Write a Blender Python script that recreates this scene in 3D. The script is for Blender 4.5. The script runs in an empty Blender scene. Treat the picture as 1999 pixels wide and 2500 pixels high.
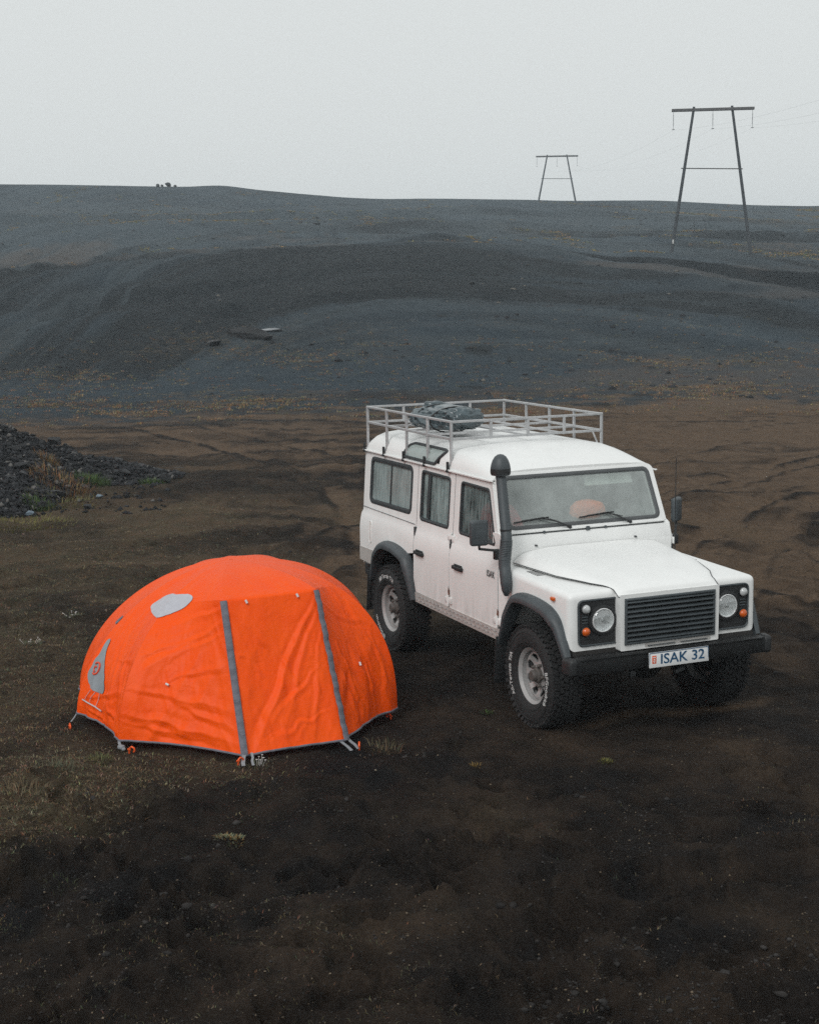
import bpy, bmesh, math, random
import numpy as np
from mathutils import Vector, Matrix, Euler
from mathutils.geometry import delaunay_2d_cdt

S = bpy.context.scene
COL = S.collection
R = math.radians
random.seed(7)
RNG = np.random.default_rng(11)

# ------------------------------------------------------------------ camera
CX, CY, CZ = 10.165, -6.241, 3.408
YAW, PITCH, ROLL, FPX = R(156.681), R(-8.531), R(-0.913), 3736.2
fw = Vector((math.cos(PITCH) * math.cos(YAW), math.cos(PITCH) * math.sin(YAW), math.sin(PITCH)))
rt0 = Vector((math.sin(YAW), -math.cos(YAW), 0.0))
up0 = rt0.cross(fw)
rt = math.cos(ROLL) * rt0 + math.sin(ROLL) * up0
up = -math.sin(ROLL) * rt0 + math.cos(ROLL) * up0
cam_data = bpy.data.cameras.new('camera')
cam = bpy.data.objects.new('camera', cam_data)
COL.objects.link(cam)
cam.matrix_world = Matrix(((rt.x, up.x, -fw.x, CX), (rt.y, up.y, -fw.y, CY), (rt.z, up.z, -fw.z, CZ), (0, 0, 0, 1)))
cam_data.sensor_fit = 'VERTICAL'
cam_data.sensor_height = 30.0
cam_data.lens = 30.0 * FPX / 2500.0
cam_data.clip_end = 9000
cam_data.clip_start = 0.05
S.camera = cam

# ------------------------------------------------------------------ overcast sky, soft sun, exposure
world = bpy.data.worlds.new('World')
S.world = world
world.use_nodes = True
wn = world.node_tree
for n in list(wn.nodes):
    wn.nodes.remove(n)
SUN_EL, SUN_AZ = R(42), R(-52)          # high and veiled, ahead of the car's nose
sky = wn.nodes.new('ShaderNodeTexSky')
sky.sky_type = 'NISHITA'
sky.sun_disc = False
sky.sun_elevation = SUN_EL
sky.sun_rotation = R(90) - SUN_AZ
sky.air_density = 1.0
sky.dust_density = 6.0
hs = wn.nodes.new('ShaderNodeHueSaturation')
hs.inputs['Saturation'].default_value = 0.12
bg1 = wn.nodes.new('ShaderNodeBackground')
bg1.inputs['Strength'].default_value = 0.05
bg2 = wn.nodes.new('ShaderNodeBackground')        # the cloud sheet: an even pale grey all round
bg2.inputs['Color'].default_value = (0.955, 0.995, 0.99, 1)
bg2.inputs['Strength'].default_value = 0.85
mixw = wn.nodes.new('ShaderNodeMixShader')
mixw.inputs['Fac'].default_value = 0.88
wo = wn.nodes.new('ShaderNodeOutputWorld')
wn.links.new(sky.outputs[0], hs.inputs['Color'])
wn.links.new(hs.outputs[0], bg1.inputs['Color'])
wn.links.new(bg1.outputs[0], mixw.inputs[1])
wn.links.new(bg2.outputs[0], mixw.inputs[2])
wn.links.new(mixw.outputs[0], wo.inputs['Surface'])
sl = bpy.data.lights.new('sun', 'SUN')
sl.energy = 1.45
sl.angle = R(24)
sl.color = (1.0, 0.99, 0.978)
so = bpy.data.objects.new('sun', sl)
COL.objects.link(so)
so.rotation_euler = Euler((R(90) - SUN_EL, 0, SUN_AZ + R(90)))
S.view_settings.view_transform = 'Standard'
S.view_settings.look = 'None'
S.view_settings.exposure = 0.0
S.view_settings.gamma = 1.0
S.view_settings.use_curve_mapping = False
S.render.engine = 'CYCLES'
S.cycles.use_denoising = False
S.cycles.max_bounces = 6
S.cycles.transparent_max_bounces = 12
S.cycles.volume_bounces = 1
S.cycles.sample_clamp_indirect = 6

# ------------------------------------------------------------------ materials
def nodes_of(m):
    m.use_nodes = True
    t = m.node_tree
    return t, t.nodes, t.links, t.nodes['Principled BSDF']

def mat(name, col, rough=0.6, metal=0.0, var=0.12, scale=6.0, bump=0.0, bscale=60.0, col2=None, spec=0.5, coat=0.0, thr=None):
    """procedural material: base colour broken up by noise, optional second colour in patches, optional fine relief"""
    m = bpy.data.materials.new(name)
    t, N, L, b = nodes_of(m)
    b.inputs['Roughness'].default_value = rough
    b.inputs['Metallic'].default_value = metal
    b.inputs['Specular IOR Level'].default_value = spec
    b.inputs['Coat Weight'].default_value = coat
    tc = N.new('ShaderNodeTexCoord')
    nz = N.new('ShaderNodeTexNoise')
    nz.inputs['Scale'].default_value = scale
    nz.inputs['Detail'].default_value = 8
    nz.inputs['Roughness'].default_value = 0.62
    L.new(tc.outputs['Object'], nz.inputs['Vector'])
    rp = N.new('ShaderNodeValToRGB')
    lo, hi = thr if thr else (0.3, 0.7)
    rp.color_ramp.elements[0].position = lo
    rp.color_ramp.elements[1].position = hi
    c2 = col2 if col2 else tuple(c * (1 - var) for c in col)
    c1 = col if col2 else tuple(min(1, c * (1 + var)) for c in col)
    rp.color_ramp.elements[0].color = (*c1, 1)
    rp.color_ramp.elements[1].color = (*c2, 1)
    L.new(nz.outputs['Fac'], rp.inputs['Fac'])
    L.new(rp.outputs['Color'], b.inputs['Base Color'])
    if bump:
        n2 = N.new('ShaderNodeTexNoise')
        n2.inputs['Scale'].default_value = bscale
        n2.inputs['Detail'].default_value = 6
        L.new(tc.outputs['Object'], n2.inputs['Vector'])
        bp = N.new('ShaderNodeBump')
        bp.inputs['Strength'].default_value = bump
        bp.inputs['Distance'].default_value = 0.02
        L.new(n2.outputs['Fac'], bp.inputs['Height'])
        L.new(bp.outputs['Normal'], b.inputs['Normal'])
    return m

M = {}

# ------------------------------------------------------------------ mesh helpers
def link(name, me, m, parent=None, local=False, smooth=None):
    o = bpy.data.objects.new(name, me)
    COL.objects.link(o)
    if m is not None and not me.materials:
        me.materials.append(m)
    if parent is not None:
        o.parent = parent
        if not local:
            r = parent
            off = Vector((0, 0, 0))
            while r is not None:
                off = off + r.location
                r = r.parent
            o.location = -off
    if smooth is not None:
        me.polygons.foreach_set('use_smooth', [True] * len(me.polygons))
        if smooth < 180:
            me.set_sharp_from_angle(angle=R(smooth))
    return o

def mesh(name, v, f, m, parent=None, smooth=None, local=False):
    me = bpy.data.meshes.new(name)
    me.from_pydata([tuple(p) for p in v], [], f)
    me.validate()
    me.update()
    return link(name, me, m, parent, local, smooth)

def bm_obj(name, bm, m, parent=None, smooth=None, local=False, recalc=True):
    if recalc:
        bmesh.ops.recalc_face_normals(bm, faces=bm.faces)
    me = bpy.data.meshes.new(name)
    bm.to_mesh(me)
    bm.free()
    return link(name, me, m, parent, local, smooth)

def empty(name, loc=(0, 0, 0), parent=None):
    o = bpy.data.objects.new(name, None)
    o.location = loc
    o.empty_display_size = 0.1
    COL.objects.link(o)
    if parent:
        o.parent = parent
    return o

def tag(o, label=None, cat=None, group=None, kind=None):
    if label: o['label'] = label
    if cat: o['category'] = cat
    if group: o['group'] = group
    if kind: o['kind'] = kind
    return o

def add_box(bm, c, s, bev=0.0, rot=None, seg=2):
    r = bmesh.ops.create_cube(bm, size=1.0)
    vs = r['verts']
    mtx = Matrix.Translation(c) @ (rot.to_4x4() if rot is not None else Matrix.Identity(4)) @ Matrix.Diagonal((s[0], s[1], s[2], 1))
    bmesh.ops.transform(bm, matrix=mtx, verts=vs)
    if bev > 0:
        es = list({e for v in vs for e in v.link_edges})
        bmesh.ops.bevel(bm, geom=es, offset=bev, segments=seg, affect='EDGES', profile=0.5)

def box(name, c, s, m, parent=None, bev=0.004, rot=None, seg=2):
    bm = bmesh.new()
    add_box(bm, c, s, bev, rot, seg)
    return bm_obj(name, bm, m, parent, smooth=35)

def add_bar(bm, a, b, w, h=None, bev=0.0, upv=(0, 0, 1)):
    a, b = Vector(a), Vector(b)
    d = b - a
    x = d.normalized()
    u = Vector(upv)
    if abs(x.dot(u)) > 0.98:
        u = Vector((1, 0, 0))
    y = u.cross(x).normalized()
    z = x.cross(y)
    rot = Matrix((x, y, z)).transposed()
    add_box(bm, (a + b) / 2, (d.length, w, h or w), bev, rot, 1)

def bar(name, a, b, w, m, parent=None, h=None, bev=0.003):
    bm = bmesh.new()
    add_bar(bm, a, b, w, h, bev)
    return bm_obj(name, bm, m, parent, smooth=35)

def add_tube(bm, pts, rad, n=10, cap=True, closed=False):
    pts = [Vector(p) for p in pts]
    rads = rad if isinstance(rad, (list, tuple)) else [rad] * len(pts)
    rings = []
    prev = None
    k = len(pts)
    for i, p in enumerate(pts):
        if closed:
            t = pts[(i + 1) % k] - pts[i - 1]
        else:
            t = pts[min(i + 1, k - 1)] - pts[max(i - 1, 0)]
        t.normalize()
        if prev is None:
            a = Vector((0, 0, 1)) if abs(t.z) < 0.9 else Vector((1, 0, 0))
            u = t.cross(a).normalized()
        else:
            u = (prev - t * prev.dot(t)).normalized()
        prev = u
        w = t.cross(u)
        rings.append([bm.verts.new(p + (u * math.cos(2 * math.pi * j / n) + w * math.sin(2 * math.pi * j / n)) * rads[i]) for j in range(n)])
    for i in range(k if closed else k - 1):
        A, B = rings[i], rings[(i + 1) % k]
        for j in range(n):
            bm.faces.new((A[j], A[(j + 1) % n], B[(j + 1) % n], B[j]))
    if cap and not closed:
        bm.faces.new(rings[0][::-1])
        bm.faces.new(rings[-1])

def tube(name, pts, rad, m, parent=None, n=10, closed=False, smooth=45):
    bm = bmesh.new()
    add_tube(bm, pts, rad, n, True, closed)
    return bm_obj(name, bm, m, parent, smooth=smooth)

def add_lathe(bm, prof, n=48, axis='y', c=(0, 0, 0), closed=False):
    """prof: list of (radius, along-axis)"""
    rings = []
    for (r, h) in prof:
        ring = []
        for j in range(n):
            a = 2 * math.pi * j / n
            if axis == 'y':
                p = (r * math.cos(a), h, r * math.sin(a))
            elif axis == 'x':
                p = (h, r * math.cos(a), r * math.sin(a))
            else:
                p = (r * math.cos(a), r * math.sin(a), h)
            ring.append(bm.verts.new((p[0] + c[0], p[1] + c[1], p[2] + c[2])))
        rings.append(ring)
    k = len(prof)
    for i in range(k if closed else k - 1):
        A, B = rings[i], rings[(i + 1) % k]
        for j in range(n):
            bm.faces.new((A[j], A[(j + 1) % n], B[(j + 1) % n], B[j]))
    return rings

def lathe(name, prof, m, parent=None, n=48, axis='y', c=(0, 0, 0), closed=False, smooth=40, local=False):
    bm = bmesh.new()
    add_lathe(bm, prof, n, axis, c, closed)
    bmesh.ops.remove_doubles(bm, verts=bm.verts, dist=1e-5)
    return bm_obj(name, bm, m, parent, smooth=smooth, local=local)

def grid_faces(nu, nv, wrap=False):
    f = []
    for i in range(nu if wrap else nu - 1):
        for j in range(nv - 1):
            a, b = i * nv + j, ((i + 1) % nu) * nv + j
            f.append((a, b, b + 1, a + 1))
    return f

def roundpoly(pts, r, n=5):
    """round the corners of a 2-D polygon; r is a number or one per corner"""
    out = []
    k = len(pts)
    for i in range(k):
        ri = r[i] if isinstance(r, (list, tuple)) else r
        p = Vector(pts[i]); a = Vector(pts[i - 1]); b = Vector(pts[(i + 1) % k])
        if ri <= 0:
            out.append(tuple(p)); continue
        da, db = (a - p), (b - p)
        la, lb = da.length, db.length
        da.normalize(); db.normalize()
        ang = da.angle(db)
        d = min(ri / math.tan(ang / 2), la * 0.48, lb * 0.48)
        s, e = p + da * d, p + db * d
        for q in range(n + 1):
            u = q / n
            out.append(tuple((1 - u) ** 2 * s + 2 * u * (1 - u) * p + u * u * e))
    return out

def resample(pts, mx):
    out = []
    k = len(pts)
    for i in range(k):
        a, b = Vector(pts[i]), Vector(pts[(i + 1) % k])
        n = max(1, math.ceil((b - a).length / mx))
        for q in range(n):
            out.append(tuple(a.lerp(b, q / n)))
    return out

def inset(pts, d):
    k = len(pts)
    area = sum(pts[i][0] * pts[(i + 1) % k][1] - pts[(i + 1) % k][0] * pts[i][1] for i in range(k))
    sg = 1 if area > 0 else -1
    out = []
    for i in range(k):
        a, p, b = Vector(pts[i - 1]), Vector(pts[i]), Vector(pts[(i + 1) % k])
        e1, e2 = (p - a), (b - p)
        if e1.length < 1e-9: e1 = e2
        if e2.length < 1e-9: e2 = e1
        e1 = e1.normalized(); e2 = e2.normalized()
        n = Vector((-(e1.y + e2.y), e1.x + e2.x)) * sg
        if n.length < 1e-6:
            out.append(tuple(p)); continue
        n.normalize()
        c = max(0.5, n.dot(Vector((-e1.y, e1.x)) * sg))
        out.append(tuple(p + n * d / c))
    return out

def inpoly(x, y, poly):
    r = False
    k = len(poly)
    j = k - 1
    for i in range(k):
        xi, yi = poly[i]; xj, yj = poly[j]
        if (yi > y) != (yj > y) and x < (xj - xi) * (y - yi) / (yj - yi) + xi:
            r = not r
        j = i
    return r

def sheet(name, outline, holes, fn, m, parent=None, thick=(0, 0, 0), step=0.07, gx=0.2, gz=None, smooth=35, local=False):
    """flat-developed panel with holes, mapped to 3-D by fn(u, v), with its edge turned by the vector (or function) thick"""
    outline = resample(outline, step)
    holes = [resample(h, step) for h in holes]
    V, E = [], []
    for lp in [outline] + holes:
        b = len(V)
        V += [Vector(p) for p in lp]
        E += [(b + i, b + (i + 1) % len(lp)) for i in range(len(lp))]
    us = [p[0] for p in outline]; vs = [p[1] for p in outline]
    vl = gz if gz else [min(vs) + gx * (i + 0.5) for i in range(int((max(vs) - min(vs)) / gx))]
    u = min(us) + gx * 0.5
    while u < max(us):
        for w in vl:
            if inpoly(u, w, outline) and not any(inpoly(u, w, h) for h in holes):
                V.append(Vector((u, w)))
        u += gx
    vv, ee, ff, _, _, _ = delaunay_2d_cdt(V, E, [], 0, 1e-6)
    bm = bmesh.new()
    bv = [bm.verts.new(fn(p.x, p.y)) for p in vv]
    for f in ff:
        cx = sum(vv[i].x for i in f) / len(f); cy = sum(vv[i].y for i in f) / len(f)
        if inpoly(cx, cy, outline) and not any(inpoly(cx, cy, h) for h in holes):
            try:
                bm.faces.new([bv[i] for i in f])
            except ValueError:
                pass
    bmesh.ops.delete(bm, geom=[v for v in bm.verts if not v.link_faces], context='VERTS')
    th = Vector(thick)
    if th.length > 0:
        be = [e for e in bm.edges if len(e.link_faces) == 1]
        r = bmesh.ops.extrude_edge_only(bm, edges=be)
        bmesh.ops.translate(bm, verts=[g for g in r['geom'] if isinstance(g, bmesh.types.BMVert)], vec=th)
    return bm_obj(name, bm, m, parent, smooth=smooth, local=local)

def ring(name, outer, w, fn, m, parent=None, h=0.008, d=0.02, nrm=(0, -1, 0), smooth=40):
    """closed frame strip of width w lying along a 2-D outline, mapped by fn, standing h proud and d deep along nrm"""
    outer = resample(outer, 0.06)
    inn = inset(outer, w)
    mid = inset(outer, w * 0.3); mid2 = inset(outer, w * 0.7)
    n = Vector(nrm)
    v, f = [], []
    for i in range(len(outer)):
        v += [Vector(fn(*outer[i])) - n * d, Vector(fn(*outer[i])) + n * h * 0.5, Vector(fn(*mid[i])) + n * h, Vector(fn(*mid2[i])) + n * h, Vector(fn(*inn[i])) + n * h * 0.4, Vector(fn(*inn[i])) - n * d]
    k = len(outer)
    for i in range(k):
        a, b = i * 6, ((i + 1) % k) * 6
        for q in range(5):
            f.append((a + q, a + q + 1, b + q + 1, b + q))
    bm = bmesh.new()
    bv = [bm.verts.new(p) for p in v]
    for q in f:
        bm.faces.new([bv[i] for i in q])
    return bm_obj(name, bm, m, parent, smooth=smooth)

def text_mesh(body, size, ext=0.0006, squeeze=1.0, bold=0.0, space=1.0):
    cu = bpy.data.curves.new('t', 'FONT')
    cu.body = body
    cu.size = size
    cu.extrude = ext
    cu.offset = bold
    cu.space_character = space
    cu.align_x = 'CENTER'
    cu.align_y = 'CENTER'
    cu.resolution_u = 4
    o = bpy.data.objects.new('t', cu)
    COL.objects.link(o)
    bpy.context.view_layer.update()
    me = bpy.data.meshes.new_from_object(o.evaluated_get(bpy.context.evaluated_depsgraph_get()))
    bpy.data.objects.remove(o)
    bpy.data.curves.remove(cu)
    for v in me.vertices:
        v.co.x *= squeeze
    me.materials.clear()
    return me

# ------------------------------------------------------------------ numpy noise
def _h(ix, iy, s):
    n = (ix.astype(np.int64) * 374761393 + iy.astype(np.int64) * 668265263 + s * 1274126177) & 0xffffffff
    n = ((n ^ (n >> 13)) * 1274126177) & 0xffffffff
    n = (n ^ (n >> 16)) & 0xffffffff
    return n / 4294967295.0

def vn(x, y, s=0):
    ix = np.floor(x); iy = np.floor(y)
    fx = x - ix; fy = y - iy
    fx = fx * fx * fx * (fx * (fx * 6 - 15) + 10); fy = fy * fy * fy * (fy * (fy * 6 - 15) + 10)
    a = _h(ix, iy, s); b = _h(ix + 1, iy, s); c = _h(ix, iy + 1, s); d = _h(ix + 1, iy + 1, s)
    return (a + (b - a) * fx + (c - a) * fy + (a - b - c + d) * fx * fy) * 2 - 1

def fbm(x, y, s=0, o=4, g=0.5):
    r = 0; a = 1.0; t = 0
    for i in range(o):
        ca, sa = math.cos(0.6 * i), math.sin(0.6 * i)
        r = r + a * vn((x * ca - y * sa) * 2 ** i + 17.3 * i, (x * sa + y * ca) * 2 ** i - 9.1 * i, s + i)
        t += a; a *= g
    return r / t

def sst(a, b, x):
    t = np.clip((x - a) / (b - a), 0, 1)
    return t * t * (3 - 2 * t)

# ------------------------------------------------------------------ terrain (one height field, world metres)
PROF_A = [-60, -15, -8, 0, 8, 15, 60]                     # degrees left of the view axis
PROF = [  # (distance, height) rows for each bearing
    [(0, 0), (40, 0), (70, .7), (99, 2.2), (112, 2.9), (134, 4.6), (165, 6.6), (200, 9.5), (214, 10.4), (260, 9.4), (500, 5), (1250, -6)],
    [(0, 0), (42, 0), (70, .95), (99, 2.55), (112, 3.4), (134, 5.45), (165, 8.1), (200, 11.6), (214, 12.55), (260, 10.6), (500, 8), (1250, -6)],
    [(0, 0), (43, 0), (70, 1.15), (104, 4.15), (116, 4.7), (134, 6.15), (165, 9.0), (195, 12.0), (212, 13.75), (260, 11.0), (500, 9), (1250, -6)],
    [(0, 0), (43, 0), (70, 1.3), (108, 5.45), (122, 5.85), (140, 7.4), (165, 9.6), (190, 11.9), (210, 14.45), (260, 12.5), (500, 10), (1250, -6)],
    [(0, 0), (43, 0), (70, 1.2), (108, 5.25), (120, 5.5), (140, 7.6), (165, 10.3), (186, 12.4), (212, 16.5), (260, 16.6), (500, 12), (1250, -6)],
    [(0, 0), (44, 0), (70, 1.1), (104, 4.35), (117, 4.5), (140, 7.3), (165, 10.5), (186, 12.9), (212, 17.0), (260, 17.5), (500, 13), (1250, -6)],
    [(0, 0), (46, 0), (72, 1.0), (104, 3.8), (117, 4.2), (140, 7.5), (165, 11.0), (186, 14.0), (212, 18.5), (260, 19.5), (500, 14), (1250, -6)],
]
GX = np.array([[p[0] for p in row] for row in PROF], float)
GZ = np.array([[p[1] for p in row] for row in PROF], float)

def polar(x, y):
    dx, dy = x - CX, y - CY
    d = np.hypot(dx, dy)
    a = np.degrees(np.arctan2(dy, dx)) - math.degrees(YAW)
    a = (a + 180) % 360 - 180
    return d, a

def at(dist, a):
    t = YAW + np.radians(a)
    return CX + dist * np.cos(t), CY + dist * np.sin(t)

def hermite(d, X, Z):
    """monotone-ish cubic through per-sample breakpoints; X, Z are (n, k)"""
    k = X.shape[1]
    s = (Z[:, 1:] - Z[:, :-1]) / (X[:, 1:] - X[:, :-1])
    m = np.empty_like(Z)
    m[:, 0] = 0; m[:, -1] = s[:, -1]
    m[:, 1:-1] = 2 * s[:, :-1] * s[:, 1:] / np.where(s[:, :-1] + s[:, 1:] == 0, 1, s[:, :-1] + s[:, 1:])
    m[:, 1:-1] = np.where(s[:, :-1] * s[:, 1:] <= 0, 0, m[:, 1:-1])
    i = np.clip((d[:, None] >= X).sum(1) - 1, 0, k - 2)
    r = np.arange(len(d))
    x0, x1, z0, z1, m0, m1 = X[r, i], X[r, i + 1], Z[r, i], Z[r, i + 1], m[r, i], m[r, i + 1]
    h = x1 - x0
    t = np.clip((d - x0) / h, 0, 1)
    return (2 * t**3 - 3 * t**2 + 1) * z0 + (t**3 - 2 * t**2 + t) * h * m0 + (-2 * t**3 + 3 * t**2) * z1 + (t**3 - t**2) * h * m1

def tracks(x, y):
    """old wheel tracks sweeping in wide arcs across the flat: pairs of shallow darker grooves"""
    t = np.zeros(np.shape(x))
    for i, (cx, cy, rad) in enumerate(((8, 20, 19.3), (8, 21, 22.4), (12, 24, 27.0), (-6, 36, 31.0), (-20, -30, 34.0), (-60, 40, 46.0), (20, 30, 41.0), (9, 17, 15.2))):
        r_ = np.hypot(x - cx, y - cy) - rad + 0.25 * vn(np.arctan2(y - cy, x - cx) * 14 + i, x * 0, 91 + i)
        for sd in (-0.75, 0.75):
            t = np.maximum(t, sst(0.26, 0.10, np.abs(r_ - sd)) * (0.35 + 0.65 * sst(-0.4, 0.3, vn(x / 2.2, y / 2.2, 97 + i))))
    d, a = polar(x, y)
    return t * sst(12.5, 15, d) * sst(46, 38, d)

def terrain(x, y, fine=True):
    sh = np.shape(x)
    x = np.ravel(np.asarray(x, float)); y = np.ravel(np.asarray(y, float))
    d, a = polar(x, y)
    ac = np.clip(a, -60, 60)
    j = np.clip(np.searchsorted(PROF_A, ac) - 1, 0, len(PROF_A) - 2)
    A = np.array(PROF_A, float)
    t = (ac - A[j]) / (A[j + 1] - A[j])
    t = t * t * (3 - 2 * t)
    X = GX[j] * (1 - t)[:, None] + GX[j + 1] * t[:, None]
    Z = GZ[j] * (1 - t)[:, None] + GZ[j + 1] * t[:, None]
    back = sst(75, 120, np.abs(a))
    z = hermite(d, X, Z) * (1 - back)
    hill = sst(42, 75, d) * (1 - back)
    # a cut bank along the track that climbs the slope on the right
    db = 98 + 13 * np.clip((a + 16) / 10.4, 0, 1) + 0.5 * vn(a * 2.1, a * 0, 5)
    hb = 0.75 * np.clip((-5.3 - a) / 9.5, 0, 1) ** 0.7 * sst(-70, -45, a)
    z = z + hb * sst(db - 0.9, db + 0.5, d) * np.exp(-np.clip(d - db, 0, 999) / 26)
    z = z - 0.3 * hb * np.exp(-((d - db + 2.2) / 1.6) ** 2)
    # small scarps where the slope has slumped: (bearings), (distances), height
    for (ba, bd, hs, sd) in (((15.5, 10, 4, 0.5, -3), (106, 109, 113, 116, 117), 0.55, 11), ((16, 8, 3, -1, -2), (164, 165, 166, 170, 171), 0.8, 13),
                             ((2, -1, -6, -9), (186, 184, 179, 178), 0.6, 17), ((-9.5, -12, -16, -20), (140, 137, 136, 137), 0.5, 19), ((13, 9, 5, 3), (84, 82, 86, 87), 0.5, 23), ((4.5, 1, -3, -5), (72, 75, 74, 73), 0.35, 29), ((-2, -6, -11, -15), (160, 156, 154, 158), 0.45, 37)):
        o_ = np.argsort(ba)
        b0 = np.interp(a, np.array(ba)[o_], np.array(bd, float)[o_]) + 1.6 * fbm(x / 7, y / 7, sd, 3)
        en = sst(min(ba), min(ba) + 2, a) * sst(max(ba), max(ba) - 2, a) * (0.45 + 0.8 * np.abs(vn(x / 9, y / 9, sd + 1)))
        z = z + hs * en * sst(b0 - 0.9, b0 + 0.3, d) * np.exp(-np.clip(d - b0, 0, 999) / 9) - 0.35 * hs * en * np.exp(-((d - b0 + 1.6) / 1.2) ** 2)
    # swells of the slope
    z = z + hill * (1 - 0.8 * sst(-5, -8, a) * np.exp(-((d - db) / 12) ** 2)) * (0.75 * fbm(x / 19, y / 19, 3, 3) + 0.2 * fbm(x / 6.5, y / 6.5, 9, 3)) * sst(230, 150, d)
    calm = 1 - 0.75 * sst(-5, -8, a) * np.exp(-((d - db) / 12) ** 2)
    z = z + hill * calm * 0.9 * fbm(x / 48, y / 48, 23, 2) * sst(45, 75, d) * sst(205, 165, d)
    dk = d + np.where(a > -1, 0.22, 0.08) * np.clip(a + 1, -20, 20) ** 2
    ua = (x - CX) * math.sin(YAW) - (y - CY) * math.cos(YAW)
    z = z + hill * sst(205, 150, d) * (0.45 * (1 - 2 * np.abs(fbm(ua / 26, dk / 8.5, 171, 3))) + 0.12 * (1 - 2 * np.abs(fbm(ua / 9, dk / 2.6, 173, 3)))) * calm
    # gully on the left of the near slope
    for (gd0, ga0, gd1, ga1, w, dep) in ((77, 12.2, 92, 10.9, 1.1, 0.8), (70, 6.6, 72, 6.0, 1.0, 0.7)):
        p0 = at(gd0, ga0); p1 = at(gd1, ga1)
        ex, ey = p1[0] - p0[0], p1[1] - p0[1]
        l2 = ex * ex + ey * ey
        u = np.clip(((x - p0[0]) * ex + (y - p0[1]) * ey) / l2, 0, 1)
        q = np.hypot(x - p0[0] - u * ex + 0.9 * fbm(x / 2.5, y / 2.5, 41, 2), y - p0[1] - u * ey)
        z = z - dep * np.exp(-(q / w) ** 2)
    # hummock on the skyline
    hx, hy = at(211, 6.7)
    z = z + 0.3 * np.exp(-((x - hx) / 5) ** 2 - ((y - hy) / 3.2) ** 2)
    if fine:
        # still ground under the car and the tent, lumpy trodden sand elsewhere
        car = sst(0.2, 1.0, np.maximum(np.abs(x + 1.5) - 2.3, np.abs(y) - 1.0))
        ten = sst(0.0, 0.7, np.hypot(x + 1.6, y + 2.75) - 1.6)
        q = 0.25 + 0.75 * np.minimum(car, ten)
        n = np.sqrt(np.clip(d, 4, 200) / 9)
        z = z + q * sst(60, 30, d) * (0.07 * fbm(x / 1.9, y / 1.9, 51, 3) + 0.06 * fbm(x / 7, y / 7, 57, 2) * sst(8, 16, d))
        l1 = fbm(x / 0.42 + 0.3 * vn(x * 3, y * 3, 7), y / 0.42, 61, 3)
        z = z + q * 0.060 * np.sign(l1) * np.abs(l1) ** 0.8 * sst(55, 20, d)
        z = z - q * 0.07 * sst(0.22, 0.6, fbm(x / 0.36, y / 0.36, 67, 2)) * sst(30, 14, d)     # scuffs and footprints
        fp = np.random.default_rng(77)
        nr = np.where(d < 14)[0]
        if len(nr):
            xs_, ys_, zz = x[nr], y[nr], np.zeros(len(nr))
            for i in range(240):
                fd, fa = 1 / fp.uniform(1 / 13, 1 / 6.3), fp.uniform(-16, 16)
                fx0, fy0 = at(fd, fa)
                th = fp.uniform(0, 3.14); L0, W0, dp = fp.uniform(.12, .2), fp.uniform(.05, .09), fp.uniform(.03, .07)
                m_ = np.where((np.abs(xs_ - fx0) < 0.5) & (np.abs(ys_ - fy0) < 0.5))[0]
                if len(m_) == 0: continue
                px, py = xs_[m_] - fx0, ys_[m_] - fy0
                e = np.hypot((px * math.cos(th) + py * math.sin(th)) / L0, (-px * math.sin(th) + py * math.cos(th)) / W0)
                e = e + 0.25 * vn(px * 14 + i, py * 14, 83)
                zz[m_] += -dp * sst(1.1, 0.55, e) + dp * 0.45 * np.exp(-((e - 1.35) / 0.25) ** 2)
            z[nr] += q[nr] * zz
        z = z + q * (0.034 * (np.abs(fbm(x / 0.22, y / 0.22, 71, 3)) ** 0.8 - 0.3) + 0.012 * fbm(x / 0.07, y / 0.07, 73, 2)) * sst(24, 10, d)
        # tyre ruts where the car came in and older tracks to its right
        for (px, py, qx, qy, off) in ((-30, 6.5, -3.0, 0, 0.0), (6.2, -0.9, -9, 9.5, 0.0), (4.4, -2.6, 2.6, 4.6, 0), (-38, 22, -9, 5.5, 0)):
            ex, ey = qx - px, qy - py
            le = math.hypot(ex, ey)
            nx, ny = -ey / le, ex / le
            s = (x - px) * nx + (y - py) * ny + 0.35 * vn(((x - px) * ex + (y - py) * ey) / le / 5, x * 0, 3)
            tt = ((x - px) * ex + (y - py) * ey) / le
            on = sst(-1, 0.5, tt) * sst(le + 1, le - 1.5, tt)
            for side in (-0.75, 0.75):
                w = np.abs(s - side)
                z = z + on * car * (0.35 + 0.65 * sst(20, 13, d)) * (-0.05 * sst(0.17, 0.10, w) + 0.03 * np.exp(-((w - 0.2) / 0.06) ** 2)
                              + 0.013 * sst(17, 12, d) * sst(0.14, 0.1, w) * np.sin(tt * 2 * math.pi / 0.09 + 3 * w))
        z = z - 0.03 * tracks(x, y)
        z = z + hill * (0.11 * fbm(x / 1.7, y / 1.7, 81, 4)) * sst(230, 120, d)
    return z.reshape(sh)

def tz(x, y):
    return float(terrain(np.array([x]), np.array([y]))[0])

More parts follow.
